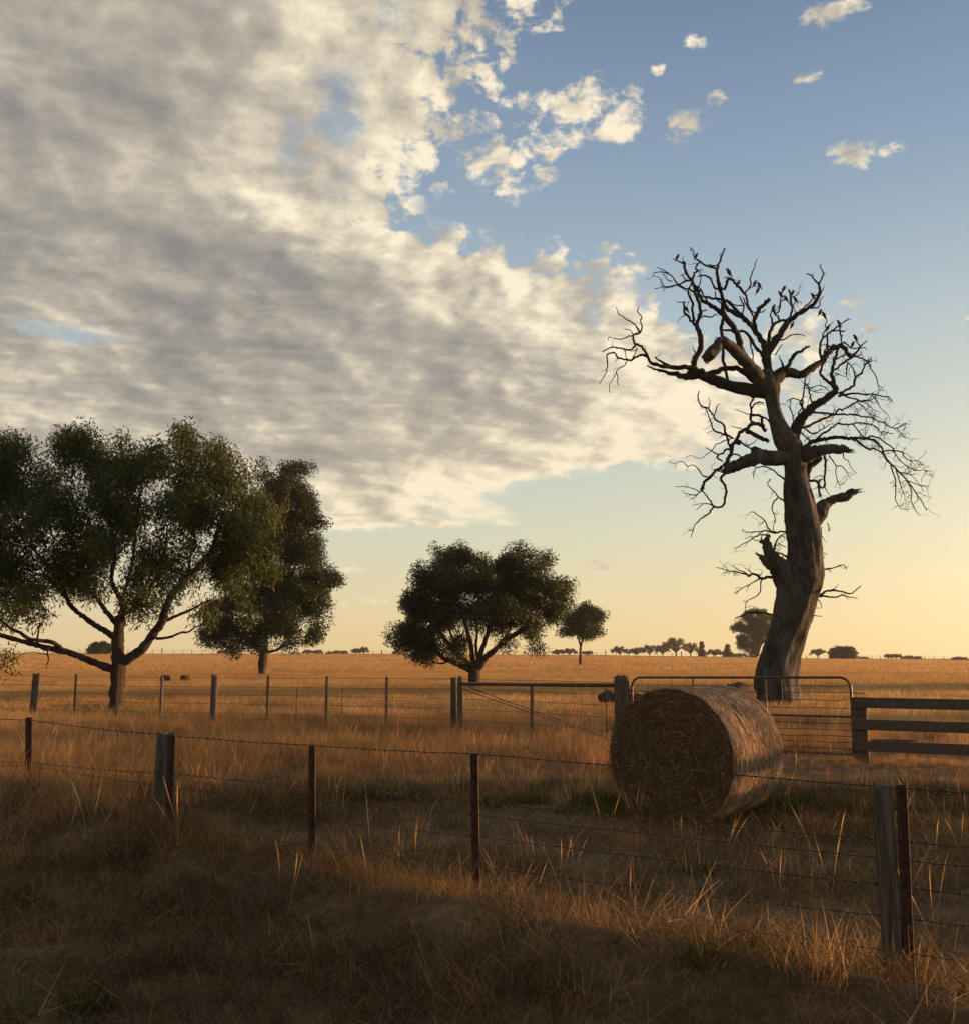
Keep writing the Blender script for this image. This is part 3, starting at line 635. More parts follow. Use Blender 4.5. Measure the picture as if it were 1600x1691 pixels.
    # -- right limb and its crown
    limb('branch', [(15, 7.5, [(1272, 632), (1284, 622), (1296, 614), (1308, 616), (1320, 619)], .3), (7.5, 5, [(1318, 619), (1328, 616), (1338, 608), (1350, 601), (1360, 593), (1366, 584), (1372, 578), (1380, 573), (1388, 570)], .3),
        (5.0, 4.2, [(1388, 570), (1394, 574), (1398, 582), (1404, 588), (1412, 587)]), (2.8, 2.2, [(1408, 588), (1400, 594), (1392, 600), (1384, 606), (1376, 612)]), (3.0, 1.2, [(1408, 587), (1416, 579), (1421, 572), (1426, 567), (1432, 562)]),
        (1.4, .7, [(1420, 571), (1414, 564), (1412, 559)]), (1.6, .8, [(1418, 576), (1426, 574), (1431, 577)]), (2.4, 1.2, [(1388, 568), (1396, 566), (1402, 572), (1410, 575), (1418, 574)]),
        (2.8, 2.0, [(1358, 594), (1355, 584), (1354, 574), (1355, 566), (1358, 559), (1364, 553), (1374, 546), (1383, 539)]), (1.8, .9, [(1383, 539), (1390, 534), (1397, 529), (1404, 527)]), (1.6, .9, [(1358, 560), (1360, 550), (1363, 544), (1364, 540), (1362, 537), (1365, 530), (1360, 522), (1353, 518)]), (1.3, .7, [(1364, 540), (1370, 536), (1376, 531)]),
        (1.8, 1.2, [(1374, 546), (1384, 546), (1395, 547)]), (2.0, 1.4, [(1386, 538), (1387, 548), (1389, 558), (1388, 568)]), (1.4, .8, [(1389, 558), (1392, 552)]), (2.4, 1.8, [(1368, 583), (1366, 572), (1366, 562), (1366, 550)]), (2, 1.4, [(1366, 570), (1374, 572), (1382, 570)]),
        (2.0, 1.5, [(1360, 588), (1362, 578), (1368, 572)]), (2.0, 1.4, [(1380, 594), (1386, 590), (1394, 586), (1396, 580)]), (1.4, .7, [(1414, 588), (1422, 586), (1423, 580)]),
        (1.8, .9, [(1412, 588), (1424, 592), (1432, 597), (1436, 604), (1440, 612), (1446, 620), (1449, 632), (1452, 644)]), (1.3, .7, [(1432, 595), (1438, 593), (1439, 590)])], tw=.7, twl=.45)
    limb('branch', [(13, 8, [(1303, 738), (1310, 722), (1316, 706), (1322, 694), (1330, 684), (1340, 674)], -.25), (8, 6.2, [(1338, 675), (1350, 666), (1362, 660), (1372, 652), (1382, 645)], -.2),
        (3.6, 2.0, [(1378, 644), (1372, 634), (1364, 628), (1356, 620), (1354, 614), (1358, 604), (1359, 596)]), (4.4, 2.6, [(1382, 644), (1376, 630), (1374, 622), (1373, 612), (1376, 600), (1379, 590), (1382, 582), (1385, 572)]),
        (3.0, 1.6, [(1386, 650), (1394, 646), (1402, 642), (1410, 636), (1411, 628), (1413, 622), (1420, 618), (1424, 614), (1427, 604), (1433, 598), (1439, 596)]), (1.6, 1.0, [(1412, 624), (1410, 612), (1404, 602), (1398, 596)]),
        (2.6, .8, [(1384, 654), (1396, 651), (1408, 649), (1420, 650), (1432, 651), (1444, 651), (1456, 654), (1466, 655), (1470, 659), (1474, 662)]), (1.8, .8, [(1390, 652), (1404, 657), (1416, 660), (1424, 664), (1434, 660), (1440, 654)]),
        (1.4, .6, [(1440, 652), (1448, 662), (1452, 670), (1458, 678), (1466, 685)]), (1.6, .8, [(1400, 598), (1398, 610), (1398, 622), (1402, 628)]), (1.3, .7, [(1378, 616), (1386, 618), (1396, 622)]),
        (2.2, 1.4, [(1330, 686), (1326, 676), (1322, 664), (1326, 656), (1328, 640), (1330, 624)]), (2.2, 1.2, [(1318, 694), (1318, 682), (1324, 674), (1326, 660)]), (2.0, 1.0, [(1342, 670), (1338, 656), (1336, 644), (1332, 634)])], sides=10, tw=2.2, twl=.6)
    # -- fans of thin twigs on the right
    limb('twig_fan', [(3.2, .9, [(1318, 706), (1332, 705), (1342, 700), (1353, 694), (1366, 688), (1378, 684), (1384, 676), (1390, 677), (1396, 674), (1406, 668), (1416, 663), (1426, 661), (1437, 661), (1444, 656), (1450, 648)]),
        (2.4, .9, [(1331, 680), (1344, 681), (1357, 682), (1371, 683), (1385, 684), (1399, 684), (1413, 685), (1427, 688), (1441, 689), (1446, 694), (1451, 696), (1460, 698), (1469, 705), (1481, 707), (1490, 702), (1497, 700)]), (1.2, .6, [(1482, 708), (1488, 716), (1494, 723)]),
        (2.6, .9, [(1348, 726), (1358, 716), (1366, 712), (1376, 704), (1385, 699), (1397, 701), (1409, 700), (1416, 698), (1423, 698), (1432, 700), (1441, 701), (1448, 706), (1453, 713), (1462, 713), (1475, 717)]), (1.6, .8, [(1408, 700), (1416, 710), (1422, 718), (1427, 722)]),
        (2.0, .8, [(1322, 700), (1334, 712), (1342, 716), (1352, 712), (1362, 706), (1372, 700)]), (1.4, .6, [(1416, 664), (1426, 672), (1432, 680), (1440, 684), (1448, 690)]), (1.2, .6, [(1424, 662), (1434, 668), (1442, 676), (1452, 680)]),
        (2.4, 1.0, [(1314, 708), (1322, 714), (1330, 722), (1338, 728)]), (1.8, .9, [(1316, 702), (1310, 694), (1308, 684), (1304, 672), (1306, 662)]), (1.6, .8, [(1328, 664), (1318, 660), (1308, 658), (1298, 662)]), (1.6, .8, [(1330, 636), (1340, 640), (1352, 636), (1364, 640)]), (1.4, .8, [(1330, 640), (1344, 646), (1358, 642)])], tw=2.6, twl=.7)
    limb('twig_fan', [(5.0, 3.4, [(1318, 748), (1330, 738), (1339, 730), (1348, 727), (1358, 725), (1370, 723), (1382, 722), (1394, 722), (1404, 723)]), (3.2, .8, [(1404, 723), (1418, 723), (1430, 724), (1443, 727), (1453, 736), (1458, 744), (1460, 752), (1469, 764), (1481, 776), (1489, 784), (1495, 790), (1501, 798), (1507, 806), (1514, 816), (1520, 824), (1524, 832), (1530, 843)]),
        (2.6, 1.4, [(1408, 724), (1418, 730), (1427, 738), (1435, 741), (1443, 741), (1452, 745), (1458, 750)]), (2.0, .7, [(1432, 724), (1437, 720), (1446, 722), (1455, 726), (1464, 732), (1472, 738), (1477, 746), (1481, 754), (1490, 764), (1498, 770), (1507, 775), (1516, 777), (1525, 776), (1532, 779)]),
        (1.6, .7, [(1456, 745), (1470, 744), (1485, 745), (1490, 748), (1493, 754), (1501, 760), (1509, 761), (1516, 761), (1523, 768)]), (1.6, .6, [(1471, 768), (1474, 778), (1478, 789), (1479, 802), (1479, 815), (1478, 824), (1482, 832), (1486, 838), (1493, 841), (1500, 841)]),
        (1.4, .6, [(1480, 776), (1484, 790), (1488, 803), (1491, 812), (1494, 817)]), (1.4, .6, [(1498, 794), (1503, 804), (1506, 815), (1504, 824), (1507, 832), (1512, 843), (1519, 851)]), (1.2, .5, [(1500, 794), (1512, 799), (1525, 803), (1535, 804)]), (1.2, .5, [(1486, 780), (1498, 782), (1506, 786), (1518, 800), (1526, 812)])], tw=2.8, twl=.65)
    # -- two thick broken stubs on the right of the trunk
    stub([([15, 15, 14, 10, 8.5, 8, 7, 3], [(1296, 760), (1312, 754), (1332, 750), (1350, 746), (1364, 742), (1380, 741), (1394, 742), (1403, 745)], -.2)])
    limb('broken_limb', [(8, 6, [(1328, 790), (1334, 778), (1342, 766), (1354, 756)])], sides=12)
    stub([([9, 13, 12, 8, 7, 8, 7, 3], [(1344, 866), (1352, 852), (1357, 838), (1366, 830), (1380, 824), (1394, 820), (1406, 814), (1417, 811)], .1)])
    limb('twig_fan', [(3, 2.2, [(1332, 793), (1342, 794), (1350, 796), (1352, 806), (1354, 820)]), (2.4, 1.6, [(1361, 752), (1363, 764), (1363, 776), (1361, 788), (1362, 800), (1358, 806), (1353, 802), (1352, 794), (1356, 792)]), (1.6, .6, [(1369, 752), (1376, 762), (1380, 770), (1380, 782), (1384, 796), (1388, 808)]),
        (1.3, .5, [(1380, 769), (1390, 770), (1397, 778), (1400, 784), (1403, 789)]), (1.3, .5, [(1392, 748), (1394, 758), (1400, 760), (1404, 770), (1412, 779)]), (1.2, .6, [(1362, 786), (1352, 786), (1343, 790)]), (1.3, .6, [(1360, 800), (1366, 812), (1370, 818)]), (1.2, .5, [(1366, 864), (1369, 872), (1370, 878)]), (1.2, .5, [(1356, 870), (1357, 884), (1364, 896)])], tw=2.2, twl=.5)
    # -- lower left limb complex
    stub([([12, 13, 13, 12, 11, 9.5, 9, 6], [(1300, 756), (1286, 756), (1269, 757), (1252, 754), (1236, 761), (1220, 767), (1206, 773), (1196, 776)], -.35)])
    limb('broken_limb', [(6, 6.5, [(1276, 752), (1262, 748), (1250, 744), (1242, 741)], -.3)], sides=12)
    limb('branch', [(3.0, 2.2, [(1197, 780), (1190, 788), (1192, 796), (1198, 804), (1198, 814), (1196, 824), (1195, 833), (1186, 838), (1178, 836)]), (2, .8, [(1178, 836), (1172, 846), (1164, 852), (1156, 857), (1152, 862), (1147, 867), (1144, 876), (1141, 887)]),
        (1.8, 1.0, [(1178, 836), (1173, 828), (1166, 818), (1160, 811), (1162, 806), (1161, 800)]), (1.4, .6, [(1177, 833), (1168, 832), (1158, 832), (1142, 834)]), (1.3, .6, [(1160, 810), (1154, 812), (1148, 808), (1141, 806), (1134, 804), (1127, 803), (1120, 804), (1114, 803)]), (1.2, .6, [(1156, 812), (1150, 817), (1144, 817), (1137, 816), (1130, 814), (1126, 810)]), (1, .6, [(1152, 816), (1146, 822), (1138, 824)]), (1, .6, [(1160, 832), (1154, 838), (1149, 842)]),
        (3.4, 2.6, [(1192, 770), (1188, 774), (1181, 777), (1177, 783), (1173, 787), (1166, 792), (1162, 797), (1160, 804), (1158, 809)]), (1.6, .7, [(1168, 787), (1161, 786), (1157, 781), (1153, 775), (1148, 770), (1141, 768), (1134, 770), (1130, 764), (1124, 762), (1114, 765)]),
        (4.0, 3.6, [(1196, 768), (1201, 760), (1205, 752), (1208, 745), (1209, 737), (1212, 731), (1217, 726), (1220, 717), (1226, 711), (1234, 706), (1240, 701), (1248, 699), (1256, 701), (1264, 712)]), (5, 4, [(1214, 730), (1218, 728), (1220, 733)]),
        (3.0, 1.8, [(1246, 699), (1240, 695), (1239, 686), (1241, 678), (1239, 670), (1242, 660), (1245, 654)]), (2, 1.4, [(1241, 674), (1246, 667), (1254, 664), (1262, 666)]), (3.0, 2.6, [(1241, 685), (1250, 686), (1257, 688), (1259, 698), (1262, 706)]), (1.2, .6, [(1240, 685), (1230, 682), (1222, 679), (1214, 676)]), (2, 1.5, [(1258, 688), (1266, 692), (1272, 698)]),
        (4.6, 4, [(1232, 712), (1240, 714), (1248, 720), (1258, 724), (1268, 728)]), (1.2, .6, [(1224, 708), (1216, 706), (1206, 703)]),
        (2.8, 1.2, [(1206, 738), (1203, 732), (1200, 720), (1197, 710), (1196, 703), (1189, 698), (1182, 694), (1178, 686), (1172, 678), (1166, 673), (1158, 670), (1154, 664), (1152, 656), (1154, 646)]),
        (2.4, 1.0, [(1210, 722), (1203, 720), (1194, 717), (1186, 714), (1179, 711), (1175, 705), (1174, 696), (1170, 688), (1168, 680), (1164, 674), (1156, 671)]), (1.4, .6, [(1179, 686), (1182, 678), (1184, 670), (1189, 666)]), (1.3, .6, [(1170, 674), (1172, 664), (1170, 656)]),
        (2.4, .9, [(1206, 742), (1198, 743), (1194, 748), (1188, 750), (1182, 749), (1176, 745), (1168, 741), (1166, 738)]), (2.2, 1.4, [(1186, 751), (1184, 756), (1190, 760), (1194, 762)]), (1.3, .6, [(1212, 724), (1200, 726), (1190, 731), (1182, 734), (1177, 742), (1170, 748), (1164, 752), (1160, 756), (1150, 756), (1141, 752), (1131, 756)]),
        (2.3, 1.4, [(1220, 728), (1226, 732), (1232, 737), (1240, 740)]), (1.3, .7, [(1234, 736), (1242, 732), (1252, 724)]), (2.2, 1.4, [(1206, 753), (1212, 750), (1220, 752), (1224, 757)]), (1.2, .6, [(1196, 716), (1188, 723)])], tw=.6, twl=.4)
    limb('twig_fan', [(2.0, .8, [(1297, 792), (1287, 786), (1280, 779), (1272, 774), (1262, 770), (1256, 771), (1248, 773), (1245, 780), (1244, 790)]), (1.8, .8, [(1296, 828), (1289, 824), (1284, 820), (1279, 812), (1272, 806), (1267, 798), (1273, 791)]), (1.6, .7, [(1284, 822), (1276, 832), (1275, 842), (1278, 850), (1280, 858), (1277, 868), (1277, 878)]),
        (2.2, .8, [(1304, 878), (1290, 878), (1280, 879), (1270, 874), (1264, 863), (1258, 856), (1251, 851), (1244, 845), (1239, 846)]), (2.0, .7, [(1286, 880), (1275, 879), (1265, 876), (1256, 878), (1245, 878), (1234, 879), (1225, 874)]), (2.0, .7, [(1272, 886), (1262, 883), (1252, 884), (1245, 887), (1236, 894), (1228, 897), (1220, 903), (1213, 905)]),
        (2.2, 1.0, [(1278, 908), (1280, 898), (1284, 890), (1290, 884), (1300, 880)]), (1.5, .7, [(1284, 896), (1290, 900), (1298, 904)]), (2.4, 1.5, [(1306, 926), (1300, 920), (1294, 916), (1286, 914), (1280, 915)]), (1.6, .7, [(1262, 900), (1254, 894), (1246, 892), (1240, 888)])], tw=2.2, twl=.5)
    stub([([26, 20, 15, 11, 8, 7], [(1308, 968), (1296, 950), (1284, 934), (1274, 918), (1267, 906), (1264, 893)], -.15)])
    stub([([10, 8, 4], [(1278, 936), (1266, 926), (1255, 920)], -.1)])
    limb('twig_fan', [(3.4, 2.0, [(1276, 952), (1268, 954), (1258, 955), (1250, 949), (1242, 948), (1234, 952)]), (2.0, .7, [(1236, 950), (1224, 946), (1212, 944), (1204, 943), (1194, 940), (1182, 937)]), (1.6, .6, [(1254, 956), (1246, 960), (1236, 966), (1228, 970), (1220, 975), (1212, 980)]), (1.6, .6, [(1258, 956), (1256, 966), (1256, 976), (1250, 984), (1244, 987), (1235, 992), (1231, 1000), (1230, 1010)]),
        (1.4, .6, [(1236, 950), (1228, 944), (1220, 942), (1212, 936), (1206, 934)]), (1.2, .6, [(1242, 948), (1236, 942), (1230, 938)])], tw=2.4, twl=.45)
    limb('twig_fan', [(2.4, 1.0, [(1282, 1018), (1272, 1015), (1262, 1012), (1248, 1012), (1234, 1012), (1228, 1016), (1222, 1018), (1214, 1021)])], tw=.6, twl=.25)
    limb('twig_fan', [(2.2, .8, [(1350, 943), (1362, 940), (1372, 939), (1382, 936), (1392, 933), (1398, 940)]), (1.3, .6, [(1366, 940), (1373, 945)]), (1.3, .6, [(1350, 928), (1358, 924), (1362, 917)])], tw=.6, twl=.3)
    limb('twig_fan', [(2.8, 1.0, [(1346, 986), (1356, 982), (1364, 976), (1374, 975), (1386, 976), (1398, 980), (1406, 980), (1414, 974), (1422, 968)]), (2.4, .8, [(1352, 985), (1364, 985), (1379, 987), (1390, 983), (1402, 986), (1416, 988)]), (1.4, .6, [(1366, 976), (1378, 972), (1384, 965)]), (1.4, .6, [(1348, 988), (1354, 994), (1357, 1004)])], tw=.6, twl=.3)
    limb('twig_fan', [(1.4, .7, [(1338, 1017), (1348, 1017), (1357, 1018)]), (1.4, .6, [(1350, 905), (1358, 912), (1366, 916)])])
    return Y0
DTY = dead_tree()

# ------------------------------------------------------------------ birds in the dead tree
def bird_mesh(name, T, face):
    mb = MB(); L = .30
    ax = np.array([.45 * face, 0, .9]); ax /= np.linalg.norm(ax)
    prof = [(-.5, .02), (-.42, .035), (-.28, .05), (-.1, .068), (.08, .074), (.22, .066), (.33, .048), (.40, .045), (.47, .047), (.53, .036), (.57, .01)]
    pts = [ax * L * t for t, r in prof]; o0 = np.array([0, 0, L * .42])
    mb.tube([p + o0 for p in pts], [r for t, r in prof], 10)
    b = mb.build('body', M['bird'], None); 
    m2 = MB(); hd = o0 + ax * L * .5; m2.tube([hd + np.array([.03 * face, 0, .0]), hd + np.array([.085 * face, 0, -.02])], [.018, .004], 6)
    m3 = MB(); tl = o0 - ax * L * .40; m3.tube([tl, tl - ax * .10 - np.array([.02 * face, 0, 0])], [.028, .018], 6, flat=.5)
    for o in (b, m2.build('beak', M['bird'], None), m3.build('tail', M['bird'], None)): o.parent = T
birds = [(1118, 426, 1, 'at the leftmost top twig tip'), (1149, 424, 1, 'on the high curled twig left of the highest tip'), (1204, 452, -1, 'on the short spur right of the highest tip'),
    (1219, 469, 1, 'on the sloping twig just right of the highest tip'), (1246, 469, 1, 'left one of the pair on the drooping twig'), (1254, 472, -1, 'right one of the pair on the drooping twig'),
    (1251, 481, 1, 'just under the pair on the drooping twig'), (1134, 512, -1, 'on the crooked twig low at the left'), (1294, 478, 1, 'at the top of the middle twig cluster'), (1289, 487, -1, 'directly below the topmost bird of the middle cluster'),
    (1277, 509, 1, 'on the short upright twig left of the middle cluster'), (1278, 515, -1, 'under the bird on the short upright twig'), (1298, 494, -1, 'on the small arch of the middle cluster'), (1308, 486, 1, 'on the thin twig pointing right from the middle cluster'),
    (1314, 496, -1, 'lowest on the right of the middle cluster'), (1343, 490, -1, 'on the big limb sweeping up to the right'), (1308, 538, 1, 'hanging back under the big right sweeping limb'), (1354, 517, 1, 'left one of two on the curled twig at the right crown'),
    (1361, 521, -1, 'right one of two on the curled twig at the right crown'), (1367, 543, 1, 'on the loop of twigs in the right crown'), (1386, 535, -1, 'on the long twig tip pointing up right'), (1413, 559, -1, 'rightmost, alone on its twig tip at the edge of the crown'), (1408, 570, 1, 'low on the tangled knot at the far right of the crown')]
for px, py, face, txt in birds:
    p = at(px, py + 3, DTY - .3)
    T = thing('bird', 'small dark perching bird ' + txt, 'bird', p, 'birds perched in the dead tree')
    bird_mesh('bird', T, face); T.scale = (.82, .82, .82) if px != 1204 else (1.05, 1.05, 1.05)

# ------------------------------------------------------------------ leafy trees
def ball(N):
    d = rng.normal(0, 1, (N, 3)); d /= np.linalg.norm(d, axis=1)[:, None]; return d * (rng.random(N) ** .42)[:, None]
def leaves(centers, sig, n_per, ln, wd, droop, seedcol=None):
    """(N,4) quads: drooping lens-shaped leaves around cluster centres"""
    C = np.repeat(centers, n_per, axis=0); N = len(C)
    off = ball(N) * 1.9 * np.array(sig); c = C + off
    d = rng.normal(0, 1, (N, 3)); d[:, 2] = d[:, 2] * .6 - droop; d /= np.linalg.norm(d, axis=1)[:, None]
    u = np.cross(d, rng.normal(0, 1, (N, 3))); u /= np.linalg.norm(u, axis=1)[:, None] + 1e-9
    L = (ln * rng.uniform(.6, 1.35, N))[:, None]; W = (wd * rng.uniform(.7, 1.3, N))[:, None]
    v = np.stack([c, c + d * L * .45 + u * W * .5, c + d * L, c + d * L * .45 - u * W * .5], 1).reshape(-1, 3)
    f = np.arange(N * 4).reshape(-1, 4)
    cr_ = np.repeat(rng.random(len(centers)), n_per) * .5 + rng.random(N) * .5
    return v, f, np.repeat(cr_, 4)
JIT = .3
def leafy(name, label, base_px, Y, limbs, blobs, nclu, nleaf, ln, wd, leafm, barkm, sig=.3, droop=.8, crown_depth=1.0, rtw=.02, shell=.6, group=None, hole=0.35, zmin=None):
    Yb = Y; b0 = at(base_px[0], base_px[1], Yb); zb = g1(b0.x, Yb)
    T = thing(name, label, 'tree', (b0.x, Yb, zb), group); Sk = Skel(Yb); k = Yb / F
    mb = MB(); first = True
    for ln_ in limbs:
        r0, r1, pts = ln_[:3]; dep = ln_[3] if len(ln_) > 3 else None
        if first and dep is None: dep = 0.0
        W, Rr = Sk.add(pts, r0 * k, r1 * k, 4, depth=dep, drift=.5)
        if first: W[0][2] = zb - .15; Rr[0] *= 1.25
        mb.tube(W, Rr, 14 if r0 > 6 else 8, lump=.10); first = False
    # crown clusters
    B = np.array(blobs, float); cx = (B[:, 0].min() + B[:, 0].max()) / 2; hw = (B[:, 0].max() - B[:, 0].min()) / 2 + B[:, 2].mean() * .5
    wt = B[:, 2] ** 2; wt /= wt.sum(); bi = rng.choice(len(B), int(nclu * 1.6), p=wt); C = []
    # every blob of the outline gets its own depth, several copies fill the crown's volume
    bd = np.array([rng.uniform(-1, 1) for _ in B])
    for i in bi:
        x_, y_, r_ = B[i][:3]
        d = rng.normal(0, 1, 3); d /= np.linalg.norm(d); rr = rng.random() ** (1 / (1 + 2 * shell)); d = d * rr * r_ * .86
        lim = math.sqrt(max(.08, 1 - ((x_ - cx) / (hw * 1.02)) ** 2)) * hw * crown_depth * k
        dy = (bd[i] * .45 + rng.uniform(-1, 1) * .55) * lim * .9 
        p = at(x_ + d[0], y_ + d[2], Yb); p = np.array(p); p[1] += dy + d[1] * k * .3
        p[0] *= 1 + (dy / Yb) * .9; p[2] = CAMZ + (p[2] - CAMZ) * (1 + (dy / Yb) * .9)
        nz = math.sin(p[0] * 1.9 + 1.3 * math.sin(p[2] * 1.7)) + math.sin(p[2] * 2.3 + p[1] * 1.1 + 2)
        if nz * .5 < -1 + hole * 2 * rng.random() and rng.random() < .8: continue
        C.append(p)
    C = np.array(C); nb_ = max(12, nclu // 8); C = C[:nb_ * 2] if len(C) > nb_ * 2 else C
    C = np.repeat(C, max(1, round(nclu / len(C))), axis=0); C = C + ball(len(C)) * np.array([1, 1, .8]) * sig * 2.0
    # branches out to every cluster
    root = Sk.nodes[3]; order = np.argsort(np.linalg.norm(C - root, axis=1)); nodes = Sk.nodes.copy(); nrd = Sk.rad.copy(); mt = mb
    dn = np.linalg.norm(nodes - root, axis=1)
    for ci in order:
        c = C[ci]; dc = np.linalg.norm(c - root); dd = np.linalg.norm(nodes - c, axis=1) + np.where(dn > dc, 50, 0) + np.where(nodes[:, 2] > c[2] + .4, 1.0, 0)
        j = int(np.argmin(dd)); p = nodes[j]; L = np.linalg.norm(c - p)
        if L < .05: continue
        m_ = max(3, int(L / .35)); t_ = np.linspace(0, 1, m_ + 1)[:, None]; up = np.array([0, 0, .18 * L])
        pts = p + (c - p) * t_ + up * np.sin(t_ * math.pi) + rng.normal(0, .03 * L, (m_ + 1, 3)) * np.sin(t_ * math.pi)
        r0 = min(nrd[j] * .7, rtw * (1 + L * .8)); rr = np.linspace(r0, max(rtw * .25, .004), m_ + 1)
        mt.tube(pts, rr, 4 if r0 < .03 else 6, cap=False); nodes = np.vstack([nodes, pts[1:]]); nrd = np.concatenate([nrd, rr[1:]]); dn = np.concatenate([dn, np.linalg.norm(pts[1:] - root, axis=1)])
    mt.build('trunk', M[barkm], T)
    sg = np.array([sig, sig, sig * (.85 if droop < .9 else 1.25)]); v, f, a = leaves(C, sg, nleaf, ln, wd, droop)
    o = meshraw('crown', v, f, M[leafm], T, a); COL.objects.link(o)
    return T
gy = hit(193, 1179).y
leafy('gum_tree', 'large spreading gum tree with forked pale limbs, nearest on the left', (193, 1179), gy,
    [(13, 8.5, [(193, 1182), (193, 1160), (194, 1130), (195, 1096), (195, 1075), (195, 1055), (197, 1035), (198, 1017)]),
     (6.5, 3.5, [(190, 1106), (170, 1100), (150, 1092), (130, 1084), (112, 1077), (92, 1073), (75, 1070), (56, 1064), (37, 1059), (20, 1055), (5, 1050), (-25, 1038)], .15), (4, 2.2, [(108, 1076), (95, 1066), (82, 1060), (66, 1058), (49, 1055), (35, 1046), (22, 1040), (8, 1030), (-6, 1018)], -.2),
     (8, 4, [(198, 1098), (212, 1088), (229, 1077), (240, 1066), (249, 1052), (258, 1040), (266, 1030), (270, 1018), (274, 1005), (280, 990), (287, 978), (298, 968), (307, 957), (316, 946), (328, 936), (338, 926), (349, 912), (356, 895), (362, 870), (372, 845)], -.15),
     (3.2, 1.4, [(270, 1026), (284, 1020), (300, 1014), (318, 1006), (337, 995), (350, 990)]), (2.4, 1.0, [(258, 1055), (272, 1054), (285, 1051), (298, 1045), (311, 1044), (322, 1036), (334, 1032), (342, 1022)]), (3, 1.2, [(308, 956), (312, 940), (314, 920), (320, 900), (322, 880)]),
     (5.5, 2.5, [(193, 1056), (182, 1048), (170, 1040), (157, 1032), (144, 1024), (131, 1014), (122, 1006), (114, 996), (105, 976), (98, 960), (88, 945), (70, 925), (50, 900)], .3), (3, 1.4, [(108, 985), (90, 965), (74, 952), (56, 946), (40, 938)]),
     (4.6, 2, [(195, 1034), (184, 1020), (172, 1006), (164, 994), (152, 978), (142, 965), (134, 945), (128, 920), (120, 890)], -.3), (5.5, 2.2, [(198, 1018), (203, 1005), (202, 993), (195, 982), (188, 970), (184, 957), (186, 940), (190, 920), (188, 890), (180, 850), (176, 810)], .1),
     (4, 1.6, [(201, 1018), (212, 1010), (225, 999), (236, 988), (246, 975), (254, 962), (262, 948), (268, 925), (274, 900), (276, 870)], .35), (3, 1.4, [(197, 1000), (208, 970), (215, 940), (222, 900), (226, 860), (232, 810)], -.2), (1.6, .8, [(82, 1066), (78, 1078), (80, 1090), (76, 1100)])],
    [(130, 745, 45), (125, 725, 28), (40, 790, 60), (-30, 830, 80), (205, 775, 50), (190, 735, 22), (305, 765, 52), (305, 722, 26), (335, 735, 20), (375, 790, 48), (420, 850, 48), (430, 920, 40), (100, 850, 75), (200, 850, 70), (300, 860, 70), (20, 900, 75), (-20, 960, 60), (90, 930, 50), (60, 975, 30), (160, 900, 50), (240, 930, 45), (252, 765, 42), (150, 925, 42), (235, 965, 32), (290, 965, 20), (160, 780, 45),
     (222, 1020, 20), (235, 1000, 22), (380, 940, 48), (400, 1000, 20), (30, 745, 28), (-40, 760, 40), (360, 760, 30), (10, 740, 20), (130, 965, 30), (255, 975, 25), (-20, 1010, 25), (400, 900, 50), (380, 880, 50), (340, 830, 50), (295, 940, 30), (172, 965, 22), (330, 1010, 14), (5, 1095, 7), (30, 1000, 22), (-15, 1030, 20), (60, 1010, 14), (120, 955, 34), (75, 985, 20)],
    1750, 62, .19, .044, 'leaf_gum', 'gum_bark', sig=.22, droop=1.0, crown_depth=.75, rtw=.018, hole=.34)
y2 = hit(433, 1118).y
leafy('broad_tree', 'tall dense dark tree with a straight trunk, right behind the gum', (433, 1117), y2,
    [(8, 4, [(433, 1119), (434, 1095), (436, 1070), (436, 1045), (437, 1010), (438, 960), (442, 900), (448, 850), (452, 810)]), (3, 1.2, [(434, 1078), (422, 1070), (405, 1064), (385, 1058), (365, 1056)]), (2.6, 1, [(438, 1078), (455, 1074), (472, 1066), (490, 1062), (505, 1062)]), (3.2, 1.4, [(436, 1040), (450, 1030), (470, 1015), (495, 1000), (520, 990)]), (3, 1.4, [(436, 1050), (420, 1035), (400, 1020), (375, 1010)]), (3, 1.2, [(438, 1000), (455, 985), (475, 960), (490, 930), (500, 900)]), (2.6, 1.2, [(437, 1010), (420, 990), (405, 970)])],
    [(497, 785, 28), (460, 785, 28), (440, 775, 18), (505, 815, 28), (480, 840, 38), (515, 855, 22), (440, 840, 35), (490, 885, 35), (500, 930, 40), (535, 975, 26), (520, 950, 32), (530, 1005, 26), (460, 950, 55), (400, 960, 48), (368, 1000, 30), (358, 1040, 26), (410, 1030, 40), (470, 1030, 36), (505, 1030, 26), (445, 1060, 18), (380, 1065, 12), (440, 890, 50), (345, 1045, 12), (480, 990, 45), (410, 1000, 45), (480, 1060, 14), (420, 900, 40), (405, 855, 30), (470, 815, 34), (500, 845, 30), (485, 900, 38), (515, 905, 24), (455, 870, 40)],
    760, 190, .27, .088, 'leaf_dark', 'dark_bark', sig=.46, droop=.5, crown_depth=.8, rtw=.045, hole=.22)
y3 = hit(782, 1139).y
